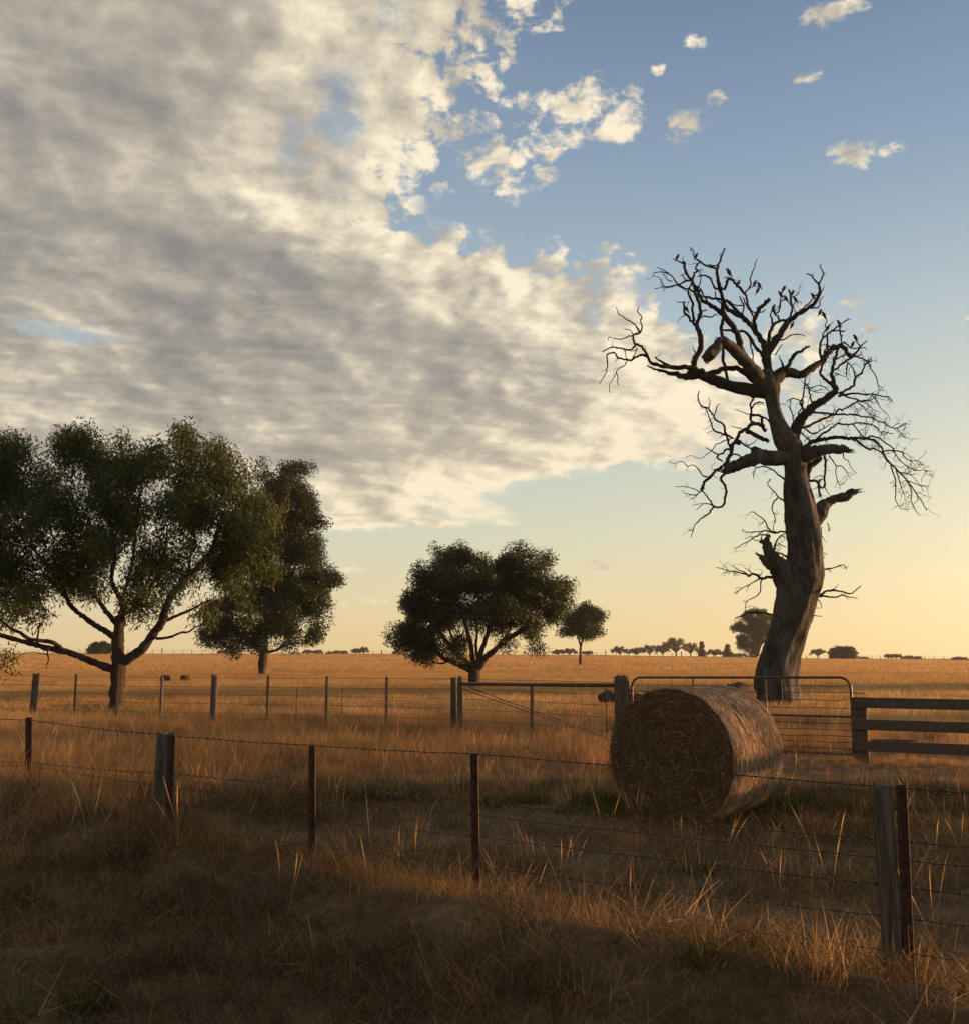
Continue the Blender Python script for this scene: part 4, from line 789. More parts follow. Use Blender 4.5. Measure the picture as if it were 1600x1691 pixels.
leafy('domed_tree', 'wide dome shaped tree on a short trunk in the middle of the paddock', (782, 1138), y3,
    [(11, 8, [(782, 1142), (783, 1128), (784, 1112), (786, 1102)]), (6, 2, [(780, 1108), (768, 1102), (754, 1096), (742, 1091), (732, 1087), (724, 1078), (708, 1062), (700, 1045)], .2), (6.5, 2.6, [(788, 1106), (796, 1094), (804, 1084), (814, 1076), (824, 1067), (836, 1057), (850, 1048), (864, 1040), (880, 1025), (895, 1010)], -.2),
     (5, 2, [(782, 1102), (772, 1094), (760, 1086), (750, 1072), (738, 1060), (728, 1046), (718, 1034), (704, 1022), (694, 1010)], -.3), (5, 2, [(784, 1100), (780, 1085), (778, 1064), (773, 1046), (768, 1030), (762, 1008), (755, 985), (750, 960)], .3), (5, 2, [(787, 1102), (792, 1086), (799, 1064), (806, 1044), (812, 1024), (816, 1000), (822, 975), (826, 950)], -.1),
     (3.2, 1.4, [(826, 1066), (836, 1050), (844, 1032), (852, 1012), (864, 990), (872, 968)], .3), (3, 1.4, [(790, 1092), (786, 1070), (788, 1040), (790, 1010), (790, 980)], .35), (3, 1.2, [(774, 1096), (756, 1074), (746, 1050), (736, 1020), (730, 996)], .4), (2, .8, [(740, 1092), (728, 1096), (714, 1092)])],
    [(762, 922, 24), (730, 935, 28), (702, 958, 24), (800, 928, 24), (845, 925, 25), (870, 918, 15), (895, 940, 30), (918, 975, 20), (930, 985, 13), (700, 985, 34), (690, 1020, 30), (668, 1045, 18), (658, 1058, 12), (740, 975, 42), (800, 970, 46), (860, 970, 46), (902, 1000, 28), (918, 1018, 18), (700, 1055, 28), (705, 1075, 14), (750, 1062, 22), (770, 1010, 30), (820, 1010, 34), (865, 1015, 30), (885, 1060, 16), (880, 1045, 18), (735, 1020, 28), (742, 1080, 12), (680, 1070, 13), (664, 1062, 12), (690, 1078, 12), (760, 950, 34), (830, 960, 34), (838, 1062, 14)],
    860, 160, .17, .052, 'leaf_dark', 'dark_bark', sig=.30, droop=.7, crown_depth=.85, rtw=.028, hole=.24)
y4 = hit(958, 1101).y
leafy('round_tree', 'small round crowned tree on a thin trunk beside the domed tree', (958, 1100), y4,
    [(2.6, 1.6, [(958, 1103), (958, 1085), (958, 1072), (960, 1062)]), (1.6, .8, [(959, 1064), (963, 1050), (968, 1035), (974, 1020)]), (1.6, .8, [(958, 1066), (954, 1050), (950, 1035), (946, 1022)])],
    [(962, 1016, 13), (945, 1028, 9), (980, 1020, 10), (984, 1036, 8), (965, 1033, 12), (940, 1048, 6), (950, 1056, 5), (970, 1010, 8), (976, 1046, 6)],
    190, 120, .36, .13, 'leaf_dark', 'dark_bark', sig=.50, droop=.3, crown_depth=.9, rtw=.08, hole=.3)
leafy('fan_tree', 'dark upright tree with a fan of thin limbs, half hidden by the dead trunk', (1246, 1091), 330,
    [(3, 2, [(1246, 1093), (1247, 1086), (1249, 1080)])] + [(1.7, .7, [(1248 + i * .5, 1084), (1248 + i * 1.6, 1070 - abs(i)), (1250 + i * 4.0, 1050 - (5 - abs(i)) * 2), (1250 + i * 5.2, 1030 - (5 - abs(i)) * 1.5)]) for i in range(-6, 7)],
    [(1222, 1030, 10), (1218, 1042, 9), (1224, 1056, 9), (1232, 1068, 9), (1238, 1020, 11), (1252, 1015, 10), (1266, 1018, 10), (1280, 1028, 11), (1284, 1042, 9), (1244, 1080, 7), (1230, 1022, 9), (1242, 1035, 9), (1262, 1032, 9), (1276, 1060, 8), (1236, 1040, 12), (1250, 1028, 13), (1262, 1040, 12), (1245, 1048, 10), (1228, 1064, 10), (1255, 1052, 9), (1270, 1046, 9)],
    420, 110, .50, .17, 'leaf_dark', 'dark_bark', sig=.60, droop=-.2, crown_depth=.8, rtw=.10, hole=.5)
# trees and bushes along the horizon
def far_tree(px, w_, top, bot, label, D=420, form='umbrella', sparse=False):
    k = D / F; nb = []; h = bot - top; rn = random.Random(px * 7 + 1)
    b = at(px, bot, D); T = thing({'umbrella': 'umbrella_tree', 'bush': 'bush', 'cone': 'conifer', 'lolly': 'small_tree'}[form], label, 'bush' if form == 'bush' else 'tree', (b.x, D, b.z), 'trees and bushes along the horizon')
    mb = MB(); C = []
    if form != 'bush':
        mb.tube(cr([at(px, bot + 2, D), at(px + .3, bot - h * .35, D), at(px, bot - h * .6, D)], 3), np.linspace(max(.25, h * .05 * k), .15, 7), 6)
    hw = w_ / 2 * k; hh = h * k; base = np.array(at(px, bot, D))
    n = int(60 + 40 * min(w_, 50) / 10)
    for _ in range(n):
        if form == 'umbrella':
            x_ = rn.uniform(-1, 1); y_ = rn.uniform(-1, 1)
            if x_ * x_ + y_ * y_ > 1: continue
            dome = math.sqrt(max(0, 1 - x_ * x_ * .9)); lump = .12 * math.sin(x_ * 9 + px); z_ = hh * (.55 + .38 * dome + lump - rn.random() * (.26 if not sparse else .16)); p = (x_ * hw, y_ * hw * .7, z_)
            if rn.random() < .35 and form == 'umbrella': mb.tube([base + np.array([0, 0, hh * .3]), base + np.array([p[0] * .5, p[1] * .5, hh * .55]), base + np.array(p)], [.14, .1, .05], 4, cap=False)
        elif form == 'cone':
            t_ = rn.random(); r_ = hw * (1 - t_) * rn.random() ** .4 * (1 + .3 * math.sin(t_ * 20)); a_ = rn.random() * 6.283; p = (r_ * math.cos(a_), r_ * math.sin(a_), hh * (.05 + .95 * t_))
        else:
            while True:
                x_, y_, z_ = rn.uniform(-1, 1), rn.uniform(-1, 1), rn.uniform(-.7, 1)
                if x_ * x_ + y_ * y_ + z_ * z_ < 1 + .1 * math.sin(x_ * 7): break
            p = (x_ * hw, y_ * hw * .8, hh * (.47 + .5 * z_))
        C.append(base + np.array(p))
    if form == 'bush':
        for a_ in range(7): mb.tube([base + np.array([0, 0, -.3]), base + np.array([math.cos(a_) * hw * .4, math.sin(a_) * hw * .3, hh * .5])], [.15, .06], 5, cap=False)
    mb.build('trunk' if form != 'bush' else 'stems', M['dark_bark'], T)
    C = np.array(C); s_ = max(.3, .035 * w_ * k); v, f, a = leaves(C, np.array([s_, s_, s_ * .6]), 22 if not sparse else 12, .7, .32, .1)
    o = meshraw('crown' if form != 'bush' else 'foliage', v, f, M['leaf_hazed' if form != 'bush' else 'leaf_dark'], T, a); COL.objects.link(o)
far = [(165, 42, 1060, 1086, 'dark green bush on the skyline just behind the big gum trunk', 300, 'bush'), (364, 8, 1075, 1084, 'tiny round topped tree on the skyline under the dense dark tree, left of its trunk', 420, 'lolly'),
    (487, 19, 1078, 1083, 'low flat tree on the skyline, first one right of the dense dark tree', 700, 'umbrella'), (508, 18, 1074, 1083, 'domed skyline tree second right of the dense dark tree', 700, 'umbrella'), (525, 16, 1074, 1083, 'domed skyline tree third right of the dense dark tree', 700, 'umbrella'),
    (545, 14, 1077, 1083, 'low skyline tree at the left end of the middle clump of three', 720, 'umbrella'), (557, 14, 1075, 1083, 'skyline tree in the centre of the middle clump of three', 700, 'umbrella'), (568, 12, 1075, 1083, 'skyline tree at the right end of the middle clump of three', 690, 'umbrella'),
    (588, 14, 1072, 1083, 'darker domed skyline tree, left one of the last pair before the domed paddock tree', 600, 'umbrella'), (601, 17, 1070, 1083, 'darker domed skyline tree, right one of the last pair before the domed paddock tree', 600, 'umbrella'), (655, 14, 1077, 1083, 'low skyline tree peeping out at the left edge of the domed paddock tree', 700, 'umbrella'),
    (921, 16, 1074, 1085, 'low skyline tree left of the small round tree trunk', 600, 'umbrella'), (940, 26, 1072, 1085, 'rounded skyline tree directly behind the small round tree trunk', 600, 'umbrella'), (970, 18, 1076, 1085, 'low skyline tree just right of the small round tree trunk', 600, 'umbrella'),
    (1023, 28, 1069, 1086, 'domed skyline tree starting the long row left of the dead tree', 560, 'umbrella'), (1050, 26, 1071, 1086, 'rounded tree second in the long skyline row', 560, 'umbrella'), (1072, 30, 1067, 1086, 'broad tree third in the long skyline row', 550, 'umbrella'), (1094, 24, 1066, 1087, 'tree in the long skyline row just left of its tallest crown', 520, 'umbrella'),
    (1116, 42, 1055, 1088, 'tallest flat topped tree in the long skyline row', 520, 'umbrella'), (1140, 26, 1063, 1088, 'flat topped tree right beside the tallest of the skyline row', 530, 'umbrella'), (1159, 14, 1061, 1089, 'narrow pointed conifer at the right of the skyline row', 400, 'cone'), (1180, 30, 1074, 1087, 'low spreading trees between the conifer and the bare shrub', 560, 'umbrella'),
    (1202, 20, 1066, 1089, 'thin sparse shrub between the conifer and the fan shaped tree', 400, 'cone'), (1222, 24, 1080, 1088, 'low faint tree seen under the fan shaped tree', 600, 'umbrella'),
    (1351, 26, 1073, 1088, 'thin see-through umbrella tree right of the dead trunk', 520, 'umbrella', True), (1394, 48, 1067, 1092, 'dark dense rounded bush on the skyline right of the dead tree', 345, 'bush'), (1426, 14, 1086, 1090, 'very low bush beside the dark rounded bush', 560, 'umbrella'),
    (1467, 12, 1081, 1090, 'small skyline tree at the left of the faint group near the right edge', 600, 'umbrella'), (1480, 16, 1081, 1090, 'domed skyline tree in the faint group near the right edge', 600, 'umbrella'), (1500, 20, 1084, 1091, 'low skyline tree right of the faint domed one', 600, 'umbrella'), (1516, 12, 1085, 1091, 'last low skyline tree of the faint group', 600, 'umbrella'), (1586, 26, 1086, 1094, 'low skyline tree at the right edge of the view', 600, 'umbrella')]
for a in far: far_tree(a[0], a[1], a[2], a[3], a[4], a[5], a[6], len(a) > 7)

# ------------------------------------------------------------------ fences
def picket(T, x, y, ztop, zbot, lean=(0, 0), s=.021, name='steel_picket'):
    """rolled steel star picket: three flanges"""
    mb = MB(); prof = []
    for k in range(3):
        a = math.pi / 2 + k * 2.0944
        for r_, da in ((s * .22, -1.047), (s * 1.5, -.13), (s * 1.5, .13)): prof.append((r_ * math.cos(a + da), r_ * math.sin(a + da)))
    n = len(prof); vs = []
    for f_, z in ((0, zbot), (.5, (zbot + ztop) / 2), (1, ztop)):
        vs += [(x + lean[0] * f_ + p[0], y + lean[1] * f_ + p[1], z) for p in prof]
    fs = [[i * n + j, i * n + (j + 1) % n, (i + 1) * n + (j + 1) % n, (i + 1) * n + j] for i in range(2) for j in range(n)] + [[2 * n + j for j in range(n)]]
    mb.add(vs, fs)
    for q in range(6):                                            # punched lugs for the wires
        z = zbot + (ztop - zbot) * (.22 + .13 * q); f_ = (z - zbot) / (ztop - zbot); mb.box((x + lean[0] * f_, y + lean[1] * f_ - s * .9, z), (.007, .004, .008), 0, .001)
    return mb.build(name, M['rust'], T, smooth=False)
def wpost(T, x, y, ztop, zbot, r, lean=(0, 0), mk='old_wood', square=False, taper=.9, rough=.13, name='wooden_post'):
    mb = MB(); sides = 22; rows = 14; vs = []; ph = rng.random(6) * 6.28
    for i in range(rows + 1):
        f_ = i / rows; z = zbot + (ztop - zbot) * f_
        for j in range(sides):
            t = 6.2832 * j / sides + .4
            rr = r * (1 + (taper - 1) * f_)
            if square: rr *= min(1.28, 1 / max(abs(math.cos(t)), abs(math.sin(t)))) * .95
            rr *= 1 + rough * (.5 * math.sin(3 * t + ph[0]) + .35 * math.sin(7 * t + ph[1] + f_) + .3 * math.sin(11 * t + ph[2])) + rng.normal(0, rough * .06)
            zz_ = z + (rng.normal(0, .008) + .02 * math.sin(t * 2 + ph[3]) if i == rows else 0)
            vs.append((x + lean[0] * f_ + rr * math.cos(t), y + lean[1] * f_ + rr * math.sin(t), zz_))
    fs = [[i * sides + j, i * sides + (j + 1) % sides, (i + 1) * sides + (j + 1) % sides, (i + 1) * sides + j] for i in range(rows) for j in range(sides)]
    c = len(vs); vs.append((x + lean[0], y + lean[1], ztop - .008)); fs += [[rows * sides + j, rows * sides + (j + 1) % sides, c] for j in range(sides)]
    mb.add(vs, fs); return mb.build(name, M[mk], T)
def wire(T, pts, r=.0022, barb=False, sag=.012, name='wire', sides=5):
    mb = MB(); P = []
    for a, b_ in zip(pts[:-1], pts[1:]):
        a = np.array(a); b_ = np.array(b_); L = np.linalg.norm(b_ - a); n = max(4, int(L / .22)); sg = sag * rng.uniform(.3, 1.6)
        for k_ in range(n):
            t_ = k_ / n; p = a + (b_ - a) * t_; p[2] -= sg * 4 * t_ * (1 - t_) * L / 3 - rng.normal(0, .0015); P.append(p)
    P.append(np.array(pts[-1])); P = np.array(P); mb.tube(P, r, sides, cap=False)
    if barb:
        acc = 0
        for a, b_ in zip(P[:-1], P[1:]):
            L = np.linalg.norm(b_ - a); d = (b_ - a) / L; q = 0
            while acc < L:
                p = a + d * acc; acc += .11
                for s_ in range(2):
                    v = np.cross(d, rng.normal(0, 1, 3)); v /= np.linalg.norm(v); mb.tube([p - v * .014 + d * .004 * s_, p + v * .014 + d * .004 * s_], r * .75, 4, cap=False)
                mb.tube([p - d * .006, p + d * .008], r * 1.9, 5)
            acc -= L
    return mb.build(name, M['wire'], T)
def fline(px, s_off=0.0):
    """point on the near fence line seen at photo column px"""
    d = ray(px, 1250); ax, ay = d.x, d.y; p0 = FA + FN * s_off
    A = np.array([[ax, -FD[0]], [ay, -FD[1]]]); t_, u = np.linalg.solve(A, p0); return ax * t_, ay * t_
def zat(py, px, Yd): return at(px, py, Yd).z
def near_fence():
    T = thing('wire_fence', 'near barbed wire fence of rusty steel pickets and weathered posts crossing the foreground', 'fence', (*fline(783), 0))
    cols = [(-60, None, 0), (48, 1185, 1335), (282, 1216, 1382), (516, 1232, 1412), (783, 1246, 1484), (1487, 1296, 1615), (1730, None, 0)]
    for px, tp, bt in cols:
        x, y = fline(px); zt = zat(tp, px, y) if tp else 1.08; gz = g1(x, y)
        if tp is None: picket(T, x, y, gz + 1.08, gz - .3); continue
        # lean: foot and head columns differ in the photo
        off = {48: (1, 2), 282: (2, -2), 516: (0, 2), 783: (0, 5), 1487: (0, 12)}[px]
        hx = at(px + off[0], tp, y).x; fx = at(px + off[1], bt, y).x
        picket(T, fx, y, zt, gz - .3, (hx - fx, 0), {48: .030, 282: .026}.get(px, .022))
    x, y = fline(264, -.05); wpost(T, at(263, 1382, y).x, y, zat(1213, 264, y), g1(x, y) - .3, .088, (.012, 0), rough=.22)
    x, y = fline(1460, .05); fx = at(1478, 1610, y).x; wpost(T, fx, y, zat(1299, 1455, y), g1(x, y) - .3, .053, (at(1455, 1300, y).x - fx, 0), rough=.2)
    W = [[(-60, 1184), (48, 1189), (282, 1215), (516, 1231), (783, 1245), (1487, 1302), (1730, 1318)], [(-60, 1256), (48, 1259), (282, 1278), (516, 1300), (783, 1323), (1487, 1389), (1730, 1412)],
         [(-60, 1261), (48, 1265), (282, 1301), (516, 1322), (783, 1346), (1487, 1420), (1730, 1444)], [(-60, 1292), (48, 1299), (282, 1325), (516, 1354), (783, 1381), (1487, 1466), (1730, 1492)],
         [(-60, 1318), (48, 1326), (282, 1363), (516, 1397), (783, 1430), (1487, 1516), (1730, 1545)], [(-60, 1350), (48, 1358), (282, 1400), (516, 1436), (783, 1470), (1487, 1572), (1730, 1610)]]
    for i, w_ in enumerate(W):
        pts = []
        for px, py in w_:
            x, y = fline(px, .028); pts.append(at(px, py, y))
        wire(T, pts, .0036 if i == 0 else .0030, barb=True, name='barbed_wire')
near_fence()

def seg_fence():
    """far wire fence: posts at their own distances"""
    def D(px): return float(np.interp(px, [-120, 57, 355, 540, 750, 1026], [31.5, 30.6, 29.0, 27.2, 25.0, 21.0]))
    T = thing('wire_fence', 'far wire fence of grey timber posts and thin steel posts left of the gate', 'fence', (at(540, 1190, D(540)).x, D(540), 0))
    def P(px, tp): y = D(px); p = at(px, tp, y); return p.x, y, p.z, g1(p.x, y)
    for px, tp, r_ in ((57, 1113, .10), (355, 1115, .10), (268, 1116, .045), (-60, 1113, .05)):
        x, y, zt, gz = P(px, tp); wpost(T, x, y, zt, gz - .3, r_, (.05 if px == 57 else 0, 0), rough=.12)
    x, y, zt, gz = P(760, 1119); wpost(T, x, y, zt, gz - .3, .065, rough=.2)
    x, y, zt, gz = P(749, 1119); wpost(T, x, y - .03, zt, gz - .3, .075, square=True, rough=.05)
    x, y, zt, gz = P(1026, 1117); wpost(T, x, y, zt, gz - .3, .165, square=True, rough=.05, name='gate_post')
    for px, tp in ((126, 1113), (195, 1113), (443, 1116), (540, 1117), (639, 1118), (878, 1132)):
        x, y, zt, gz = P(px, tp); mb = MB(); mb.box((x, y, (zt + gz - .2) / 2), (.034 if px > 400 else .03, .03, (zt - gz + .2) / 2), .3, .006); mb.build('slim_post', M['old_wood' if px != 126 else 'rust'], T, smooth=False)
    for px in (490, 565, 1000): x, y, zt, gz = P(px, 1140); mb = MB(); mb.tube([(x, y, 0.1), (x + .01, y, zt + .05)], .012, 5); mb.build('wire_dropper', M['wire'], T)
    cols = (-100, 57, 126, 195, 268, 355, 443, 540, 639, 750, 878, 1012)
    for z in (1.27, 1.02, .80, .56, .30): wire(T, [(at(c, 1150, D(c)).x, D(c) - .05, z + g1(at(c, 1150, D(c)).x, D(c))) for c in cols], .005, sag=.01)
    # horizontal stay pipe with its diagonal wires
    y0, y1 = D(757), D(1014); a = at(757, 1129.5, y0); b_ = at(1014, 1132, y1)
    mb = MB(); mb.tube([a, a.lerp(b_, .5), b_], .042, 12); mb.build('stay_pipe', M['pipe'], T)
    for o in (0, .09): wire(T, [a + Vector((.1, 0, -.03 - o)), at(1003, 1218 + o * 30, y1)], .009, sag=.004, name='stay_wire')
seg_fence()

def gate():
    GL = at(1044, 1180, 20.9); GR = at(1407, 1180, 18.5); L2 = Vector((GR.x - GL.x, GR.y - GL.y)); L = L2.length; e = L2.normalized()
    T = thing('farm_gate', 'rusty tube farm gate with wire mesh and rounded corners behind the hay bale', 'gate', (GL.x, GL.y, 0))
    ztl = zat(1119, 1044, GL.y); ztr = zat(1119, 1407, GR.y); zbl = zat(1231, 1044, GL.y); zbr = zat(1246, 1410, GR.y)
    def pt(u, v, off=0.0):           # u along 0..1, v 0 bottom..1 top
        zt = ztl + (ztr - ztl) * u; zb = zbl + (zbr - zbl) * u
        return Vector((GL.x + e.x * L * u + e.y * off, GL.y + e.y * L * u - e.x * off, zb + (zt - zb) * v))
    H = ztl - zbl; c = .19; cu = c / L; cv = c / H; arc = []
    fr = [pt(0, 0)]; fr += [pt(0, v) for v in (.2, .4, .6, 1 - cv)]
    fr += [pt(cu * (1 - math.cos(a)), 1 - cv + cv * math.sin(a)) for a in np.linspace(.2, 1.5708, 6)]
    fr += [pt(u, 1) for u in np.linspace(.08, .92, 12)]
    fr += [pt(1 - cu + cu * math.sin(a), 1 - cv + cv * math.cos(a)) for a in np.linspace(0, 1.5, 6)]
    fr += [pt(1, v) for v in (1 - cv, .6, .4, .2, 0)]
    mb = MB(); mb.tube(fr, .024, 10); mb.build('tube_frame', M['pipe'], T)
    mb = MB(); mb.tube([pt(0, .0), pt(.5, 0), pt(1, 0)], .022, 10); mb.build('bottom_rail', M['pipe'], T)
    mb = MB(); mb.tube([pt(.0, .50), pt(.5, .49), pt(1, .485)], .020, 10); mb.build('middle_rail', M['pipe'], T)
    for u in (.305, .64): mb = MB(); mb.tube([pt(u, 0), pt(u, 1)], .017, 8); mb.build('upright', M['pipe'], T)
    mb = MB()
    for v in (.07, .15, .23, .31, .40, .60, .70, .80, .89): mb.tube([pt(u, v + rng.normal(0, .004), .02) for u in np.linspace(.005, .995, 14)], .006, 4, cap=False)
    for u in np.arange(.06, .99, .0725): mb.tube([pt(u, v, .02) for v in (.0, .5, .99)], .0055, 4, cap=False)
    mb.build('wire_mesh', M['wire'], T)
    mb = MB(); mb.tube([pt(1, .80), pt(1.03, .79), pt(1.055, .80)], .009, 6); mb.build('latch_chain', M['rust'], T)
    for v in (.2, .8): mb = MB(); mb.tube([pt(0, v), pt(-.035, v)], .02, 8); mb.build('hinge', M['rust'], T)
gate()

RF0 = at(1424, 1250, 17.7); RF1 = at(1600, 1260, 16.9); RFD = Vector((RF1.x - RF0.x, RF1.y - RF0.y)).normalized()
def rail_fence():
    T = thing('rail_fence', 'grey timber fence of three wide rails right of the gate', 'fence', (RF0.x, RF0.y, 0)); ang = math.atan2(RFD.y, RFD.x)
    spans = [(0, 3.3), (3.3, 6.6), (6.6, 9.9), (9.9, 13.2)]
    for s in (0, 3.3, 6.6, 9.9, 13.2):
        x, y = RF0.x + RFD.x * s, RF0.y + RFD.y * s; zt = 1.125; mb = MB(); gz = g1(x, y)
        mb.box((x, y, (zt + gz - .3) / 2), (.115, .07, (zt - gz + .3) / 2), ang, .012); mb.build('post', M['rail_wood'], T, smooth=False)
    for z in (1.035, .67, .315):
        for a, b_ in spans:
            x = RF0.x + RFD.x * (a + b_) / 2 - RFD.y * -.095; y = RF0.y + RFD.y * (a + b_) / 2 - .095
            mb = MB(); mb.box((x, y, z + rng.normal(0, .004)), ((b_ - a) / 2 + (.12 if a == 0 else -.003), .024, .088), ang, .006); mb.build('rail', M['rail_wood'], T, smooth=False)
rail_fence()
def rack():
    p = hit(1500, 1245); T = thing('metal_rack', 'low rusty metal rack lying on the ground under the timber rail fence', 'rack', (p.x, p.y + .3, p.z))
    mb = MB(); k = p.y / F; w_ = 34 * k
    for z in (.10, .19):
        for dy in (.0, .5): mb.tube([(p.x - w_, p.y + .3 + dy, p.z + z), (p.x + w_, p.y + .3 + dy, p.z + z)], .012, 6)
    mb.build('frame', M['rust'], T); mb = MB()
    for i in range(13):
        x = p.x - w_ + 2 * w_ * i / 12; mb.tube([(x, p.y + .3, p.z - .02), (x, p.y + .3, p.z + .2)], .007, 5); mb.tube([(x, p.y + .3, p.z + .19), (x, p.y + .8, p.z + .19)], .007, 5)
    mb.build('bars', M['rust'], T)
rack()
def horizon_fence():
    T = thing('wire_fence', 'distant fence of thin posts strung along the skyline', 'fence', (0, 318, 2.0)); xs = []
    for i in range(96):
        px = -30 + i * 17.5 + random.uniform(-5, 5); D = 318 + random.uniform(-2, 2); x = at(px, 1090, D).x; gz = g1(x, D); big = (i % 7 == 3); h = 1.55 if not big else 2.0
        mb = MB(); mb.tube([(x, D, gz - .2), (x + random.uniform(-.1, .1), D, gz + h * random.uniform(.85, 1.1))], .075 if not big else .16, 6); mb.build('post', M['old_wood'], T); xs.append((x, D, gz))
    for h in (.5, .95, 1.35): mb = MB(); mb.tube([(a, b_, c + h) for a, b_, c in xs], .018, 4, cap=False); mb.build('wire', M['wire'], T)
horizon_fence()

# ------------------------------------------------------------------ hay bales
def straw_mat(nm, k):
    m, t, b = mat(nm, .85, .15); at_ = t.nodes.new('ShaderNodeAttribute'); at_.attribute_name = 'rnd'
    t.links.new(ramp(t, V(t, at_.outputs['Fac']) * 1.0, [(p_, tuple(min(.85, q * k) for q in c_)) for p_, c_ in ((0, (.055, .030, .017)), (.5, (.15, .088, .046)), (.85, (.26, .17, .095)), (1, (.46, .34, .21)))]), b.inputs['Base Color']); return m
M['straw'] = straw_mat('cut_straw', .9); M['straw_sunlit'] = straw_mat('sunlit_straw', 2.8)  # side copy brightened: low sun on the barrel put into its colour
def bale_core_mat():
    m, t, b = mat('packed_straw', .95, .1); co = objc(t); n1 = noise(t, co, 9, 6, .7, .8); n2 = noise(t, co, 45, 4, .7)
    t.links.new(ramp(t, (n1 * .6 + n2 * .4), [(.32, (.03, .017, .010)), (.5, (.09, .052, .027)), (.68, (.17, .11, .06))]), b.inputs['Base Color']); bump(t, b, n1 + n2, 1.0, .03); return m
M['bale'] = bale_core_mat()
m, t, b = mat('net_wrap', .6, .3); M['net'] = m; b.inputs['Base Color'].default_value = (.42, .34, .27, 1)
def bale(name, label, c, Rb, Lb, ax, nface, nbar, group):
    """round bale: axis direction ax (unit, horizontal), c = centre of the near face at ground"""
    ax = np.array([ax[0], ax[1], 0.0]); sd = np.array([ax[1], -ax[0], 0.0]); up = np.array([0, 0, 1.0]); c0 = np.array([c[0], c[1], c[2] + Rb * .985])
    T = thing(name, label, 'hay bale', (c[0] + ax[0] * Lb / 2, c[1] + ax[1] * Lb / 2, c[2]), group)
    big = nface > 200; sides = 96 if big else 20; rows = 26 if big else 4
    def W(r, th, u): return c0 + sd * r * math.cos(th) + up * r * math.sin(th) + ax * u
    sag = lambda th: 1 - .035 * max(0, -math.sin(th)) ** 3
    vs = []; rr_ = lambda th, u: Rb * sag(th) * (1 + .010 * math.sin(u * 9 + th * 2) + (.006 * math.sin(th * 13 + u * 5)))
    rings = []
    for i in range(9): rings.append([W(Rb * (i + .6) / 9.6 * .985 * sag(6.2832 * j / sides), 6.2832 * j / sides, -.012 * math.sin(i * 2.1 + j * .4) + .02 * (i / 9) ** 6) for j in range(sides)])
    for i in range(rows + 1):
        u = Lb * i / rows; e_ = 1 - .045 * (1 - min(1, min(u, Lb - u) / .07)) ** 2; rings.append([W(rr_(6.2832 * j / sides, u) * e_, 6.2832 * j / sides, u) for j in range(sides)])
    for i in range(5): rings.append([W(Rb * (5 - i - .5) / 5.4, 6.2832 * j / sides, Lb) for j in range(sides)])
    V_ = np.array(rings).reshape(-1, 3); n = len(rings); V_ = V_ + rng.normal(0, .0035 if big else .01, V_.shape)
    fs = [[i * sides + j, i * sides + (j + 1) % sides, (i + 1) * sides + (j + 1) % sides, (i + 1) * sides + j] for i in range(n - 1) for j in range(sides)] + [list(range(sides))[::-1], [(n - 1) * sides + j for j in range(sides)]]
    mb = MB(); mb.add(V_, fs); mb.build('packed_body', M['bale'], T)
    def strands(N, face):
        vs = []; fs = []; at_ = []
        for i in range(N):
            if face:
                r = Rb * math.sqrt(rng.random()) * .985; th = rng.random() * 6.2832; ln = rng.uniform(.05, .22); r *= sag(th)
                p0 = W(r, th, -.004 - rng.random() * .02); da = rng.normal(0, .55); dth = ln / max(r, .12); p1 = W(r + ln * math.sin(da) * .5, th + dth, -.006 - abs(rng.normal(0, .018)))
                pm = W(r + ln * math.sin(da) * .25, th + dth * .5, -.012 - abs(rng.normal(0, .012)))
                if rng.random() < .05: p1 = p1 - ax * rng.uniform(.02, .07)
                if rng.random() < .45:
                    q_ = rng.random() * 6.2832; p1 = p0 + (sd * math.cos(q_) + up * math.sin(q_)) * ln * .8 - ax * rng.random() * .02; pm = (p0 + p1) / 2 - ax * .008
                nrm = -ax
            else:
                u = rng.random() * Lb; th = rng.random() * 6.2832; ln = rng.uniform(.05, .18); r = rr_(th, u)
                p0 = W(r + .003, th, u); p1 = W(r + .004 + abs(rng.normal(0, .005)), th + ln / r * rng.choice([-1, 1]), u + rng.normal(0, .02)); pm = (p0 + p1) / 2 + (p0 - c0 - ax * u) / r * .008
                nrm = (p0 - c0 - ax * u) / r
            d = p1 - p0; w_ = np.cross(d, nrm); w_ = w_ / (np.linalg.norm(w_) + 1e-9) + nrm * rng.normal(0, .5); w_ *= rng.uniform(.0009, .0022); b_ = len(vs)
            vs += [p0 - w_, p0 + w_, pm - w_, pm + w_, p1 - w_ * .5, p1 + w_ * .5]; fs += [(b_, b_ + 1, b_ + 3, b_ + 2), (b_ + 2, b_ + 3, b_ + 5, b_ + 4)]; at_ += [rng.random()] * 6
        return np.array(vs), np.array(fs), np.array(at_)
    if big:
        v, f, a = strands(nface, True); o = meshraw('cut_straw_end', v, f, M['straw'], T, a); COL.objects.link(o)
        v, f, a = strands(nbar, False); o = meshraw('rolled_straw', v, f, M['straw_sunlit'], T, a); COL.objects.link(o)
        mb = MB()
        for i in range(38):                                       # net wrap: thin bands round the barrel with zigzag between
            u = Lb * (i + .5) / 38
            mb.tube([W(rr_(t_, u) + .009, t_, u + .004 * math.sin(t_ * 30)) for t_ in np.linspace(-.9, 3.4, 100)], .0016, 3, cap=False)
        mb.build('net_wrap', M['net'], T)
bc = hit(1108, 1352)
BL = 1.32; bax = (math.sin(R(39)), math.cos(R(39)))
bx, by = at(1107, 1345, 11.55).x, 11.55
